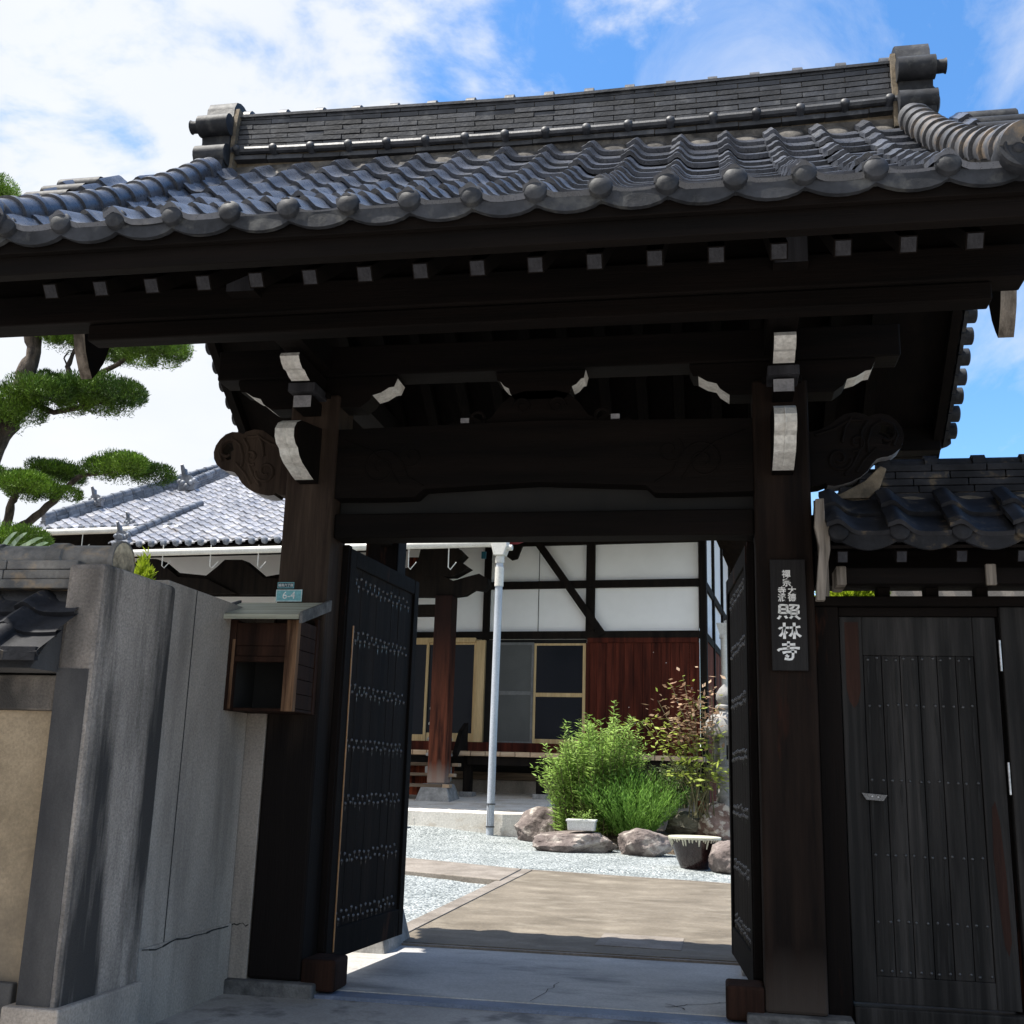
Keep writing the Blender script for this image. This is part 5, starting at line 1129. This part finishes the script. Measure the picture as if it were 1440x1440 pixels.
def padpx(x0, x1, y0, y1, dy=0, n=5200, par=None):
    c = w((x0+x1)/2, (y0+y1)/2, TY+dy); n = int(n*3.2); b = MB(); pad(b, c, (x1-x0)/2*kt*.84, (x1-x0)/2*kt*.8+.12, (y1-y0)/2*kt*.78, n); return b.build('foliage_pad', NEED, par or tr)
for a in ((48, 132, 447, 500, .1), (160, 262, 462, 518, -.1, 6500), (128, 190, 468, 512, .2, 3000), (92, 212, 528, 588, .15, 8000), (60, 122, 524, 560, .3, 3000), (16, 124, 534, 584, -.1, 5500), (-60, 58, 542, 612, -.3, 7500), (108, 230, 638, 682, .1, 7000), (50, 130, 650, 682, .25, 4000), (-12, 104, 668, 706, -.2, 6000), (-50, 24, 652, 690, .3, 4000), (-55, 42, 258, 300, .2, 5000), (-50, 78, 740, 790, -.5, 6500)): padpx(*a)
def limb(pts, r, nm='limb'):
    P = [w(x, y, TY+d) for x, y, d in pts]; Q = []
    for i in range(len(P)-1):
        for q in range(4): Q.append(P[i].lerp(P[i+1], q/4)+Vector((random.gauss(0, .008), random.gauss(0, .008), random.gauss(0, .008))))
    Q.append(P[-1]); n = len(Q); b = MB(); b.tube(Q, [r[0]+(r[1]-r[0])*i/(n-1)+random.gauss(0, r[0]*.05) for i in range(n)], 9); return b.build(nm, BARK, tr, smooth=60)
P0 = w(-60, 900); limb([(-75, 1020, .1), (-62, 880, .1), (-40, 780, .1), (-35, 690, .1), (-10, 630, .05), (12, 596, 0), (25, 570, 0), (36, 525, 0), (48, 495, 0), (44, 465, 0), (30, 430, .05), (18, 380, .1), (8, 300, .2)], (.17, .06), 'trunk')
limb([(44, 470, 0), (56, 430, .05), (60, 400, .1)], (.05, .03)); limb([(40, 540, .05), (85, 545, .1), (95, 530, .1), (100, 505, .1), (112, 480, .1)], (.05, .02)); limb([(85, 560, .1), (125, 535, .12), (180, 500, 0), (215, 490, -.1)], (.04, .02)); limb([(30, 560, 0), (75, 580, .1), (150, 565, .15)], (.05, .02)); limb([(96, 528, .1), (92, 505, .1), (96, 492, .1), (110, 494, .1)], (.012, .005))
limb([(-30, 800, 0), (10, 745, 0), (14, 715, -.1), (22, 690, -.15), (45, 680, -.2)], (.07, .03)); limb([(8, 752, .05), (40, 735, .1), (75, 705, .1), (110, 672, .1), (165, 662, .1)], (.06, .02)); limb([(-38, 660, .1), (-10, 660, .2), (10, 668, .3)], (.05, .02))
# strap leaved plant behind the coping
c = w(20, 772, 2.2); t = thing('strap_leaf_plant', 'plant with long arching striped leaves rising behind the street wall', 'plant', (c.x, 2.2, 0)); b = MB()
for x0, y0, x1, y1, x2, y2 in ((-10, 772, 6, 756, 24, 748), (2, 770, 16, 758, 38, 749), (14, 775, 30, 760, 60, 756), (28, 775, 44, 764, 68, 763), (-6, 774, -10, 750, -22, 740), (8, 776, 22, 764, 50, 762)):
    a, m_, e = w(x0, y0+30, 2.2), w(x1, y1, 2.1), w(x2, y2, 2.0); n = 8; L_ = []
    for i in range(n+1): q = i/n; L_.append((a.lerp(m_, q)).lerp(m_.lerp(e, q), q))
    for i in range(n):
        w0, w1 = .030*(1-abs(i/n-.4)), .030*(1-abs((i+1)/n-.4)); w1 = .003 if i == n-1 else w1
        up = Vector((.2, -.3, .9)); r0 = (L_[i+1]-L_[i]).cross(Vector((0,1,0))).normalized(); b.add([L_[i]-r0*w0, L_[i+1]-r0*w1, L_[i+1]+r0*w1, L_[i]+r0*w0], [(0,1,2,3)])
b.tube([(c.x, 2.2, 0), (c.x, 2.2, w(20, 800, 2.2).z)], .05, 8, 0); b.build('leaves', STRAP, t)
# small lime shrubs
def bushy(name, lab, px, py0, py1, hw, Y, m, n):
    P = at(px, py1, 'y', Y); k = (P-CAM).dot(_fw)/FPX; t = thing(name, lab, 'bush', (P.x, Y, 0)); b = MB(); z = at(px, py0, 'y', Y).z
    pad(b, (P.x, Y, z-.35), hw*k, hw*k, .35, n, .07); b.build('foliage', m, t); q = MB(); q.tube([(P.x, Y, 0), (P.x, Y, z-.4)], .04, 7); q.build('trunk', BARK, t)
bushy('lime_bush', 'tiny tip of a lime green bush above the wall behind the ridge end cap', 203, 791, 810, 11, 2.6, LIME, 2500)
bushy('clipped_bush', 'yellow green foliage glimpsed through the slit above the side door', 1196, 800, 845, 42, 3.0, LIME, 7000)
gw = thing('garden_wall', 'grey garden wall glimpsed through the slit above the side door', 'wall', (4.2, 5.2, 0)); b = MB(); b.box(2.7, 8, 5.2, 5.4, 0, 3.75); b.build('wall_body', CONC2, gw); b = MB()
for i in range(18): b.tube([(2.75+.3*i, 5.1, 3.76), (2.75+.3*i, 5.5, 3.84)], .09, 8)
b.build('coping_tiles', TILEK, gw)

cw = thing('court_wall', 'long pale plaster boundary wall with a dark coping at the back of the court', 'wall', (12, 27, .3)); b = MB(); b.box(4.5, 30, 27, 27.3, .2, 2.5); b.build('plaster', OCHRE, cw)
b = MB(); b.prism([(26.8, 2.5), (27.5, 2.5), (27.15, 2.85)], 'x', 4.4, 30); b.build('coping', TILEK, cw)
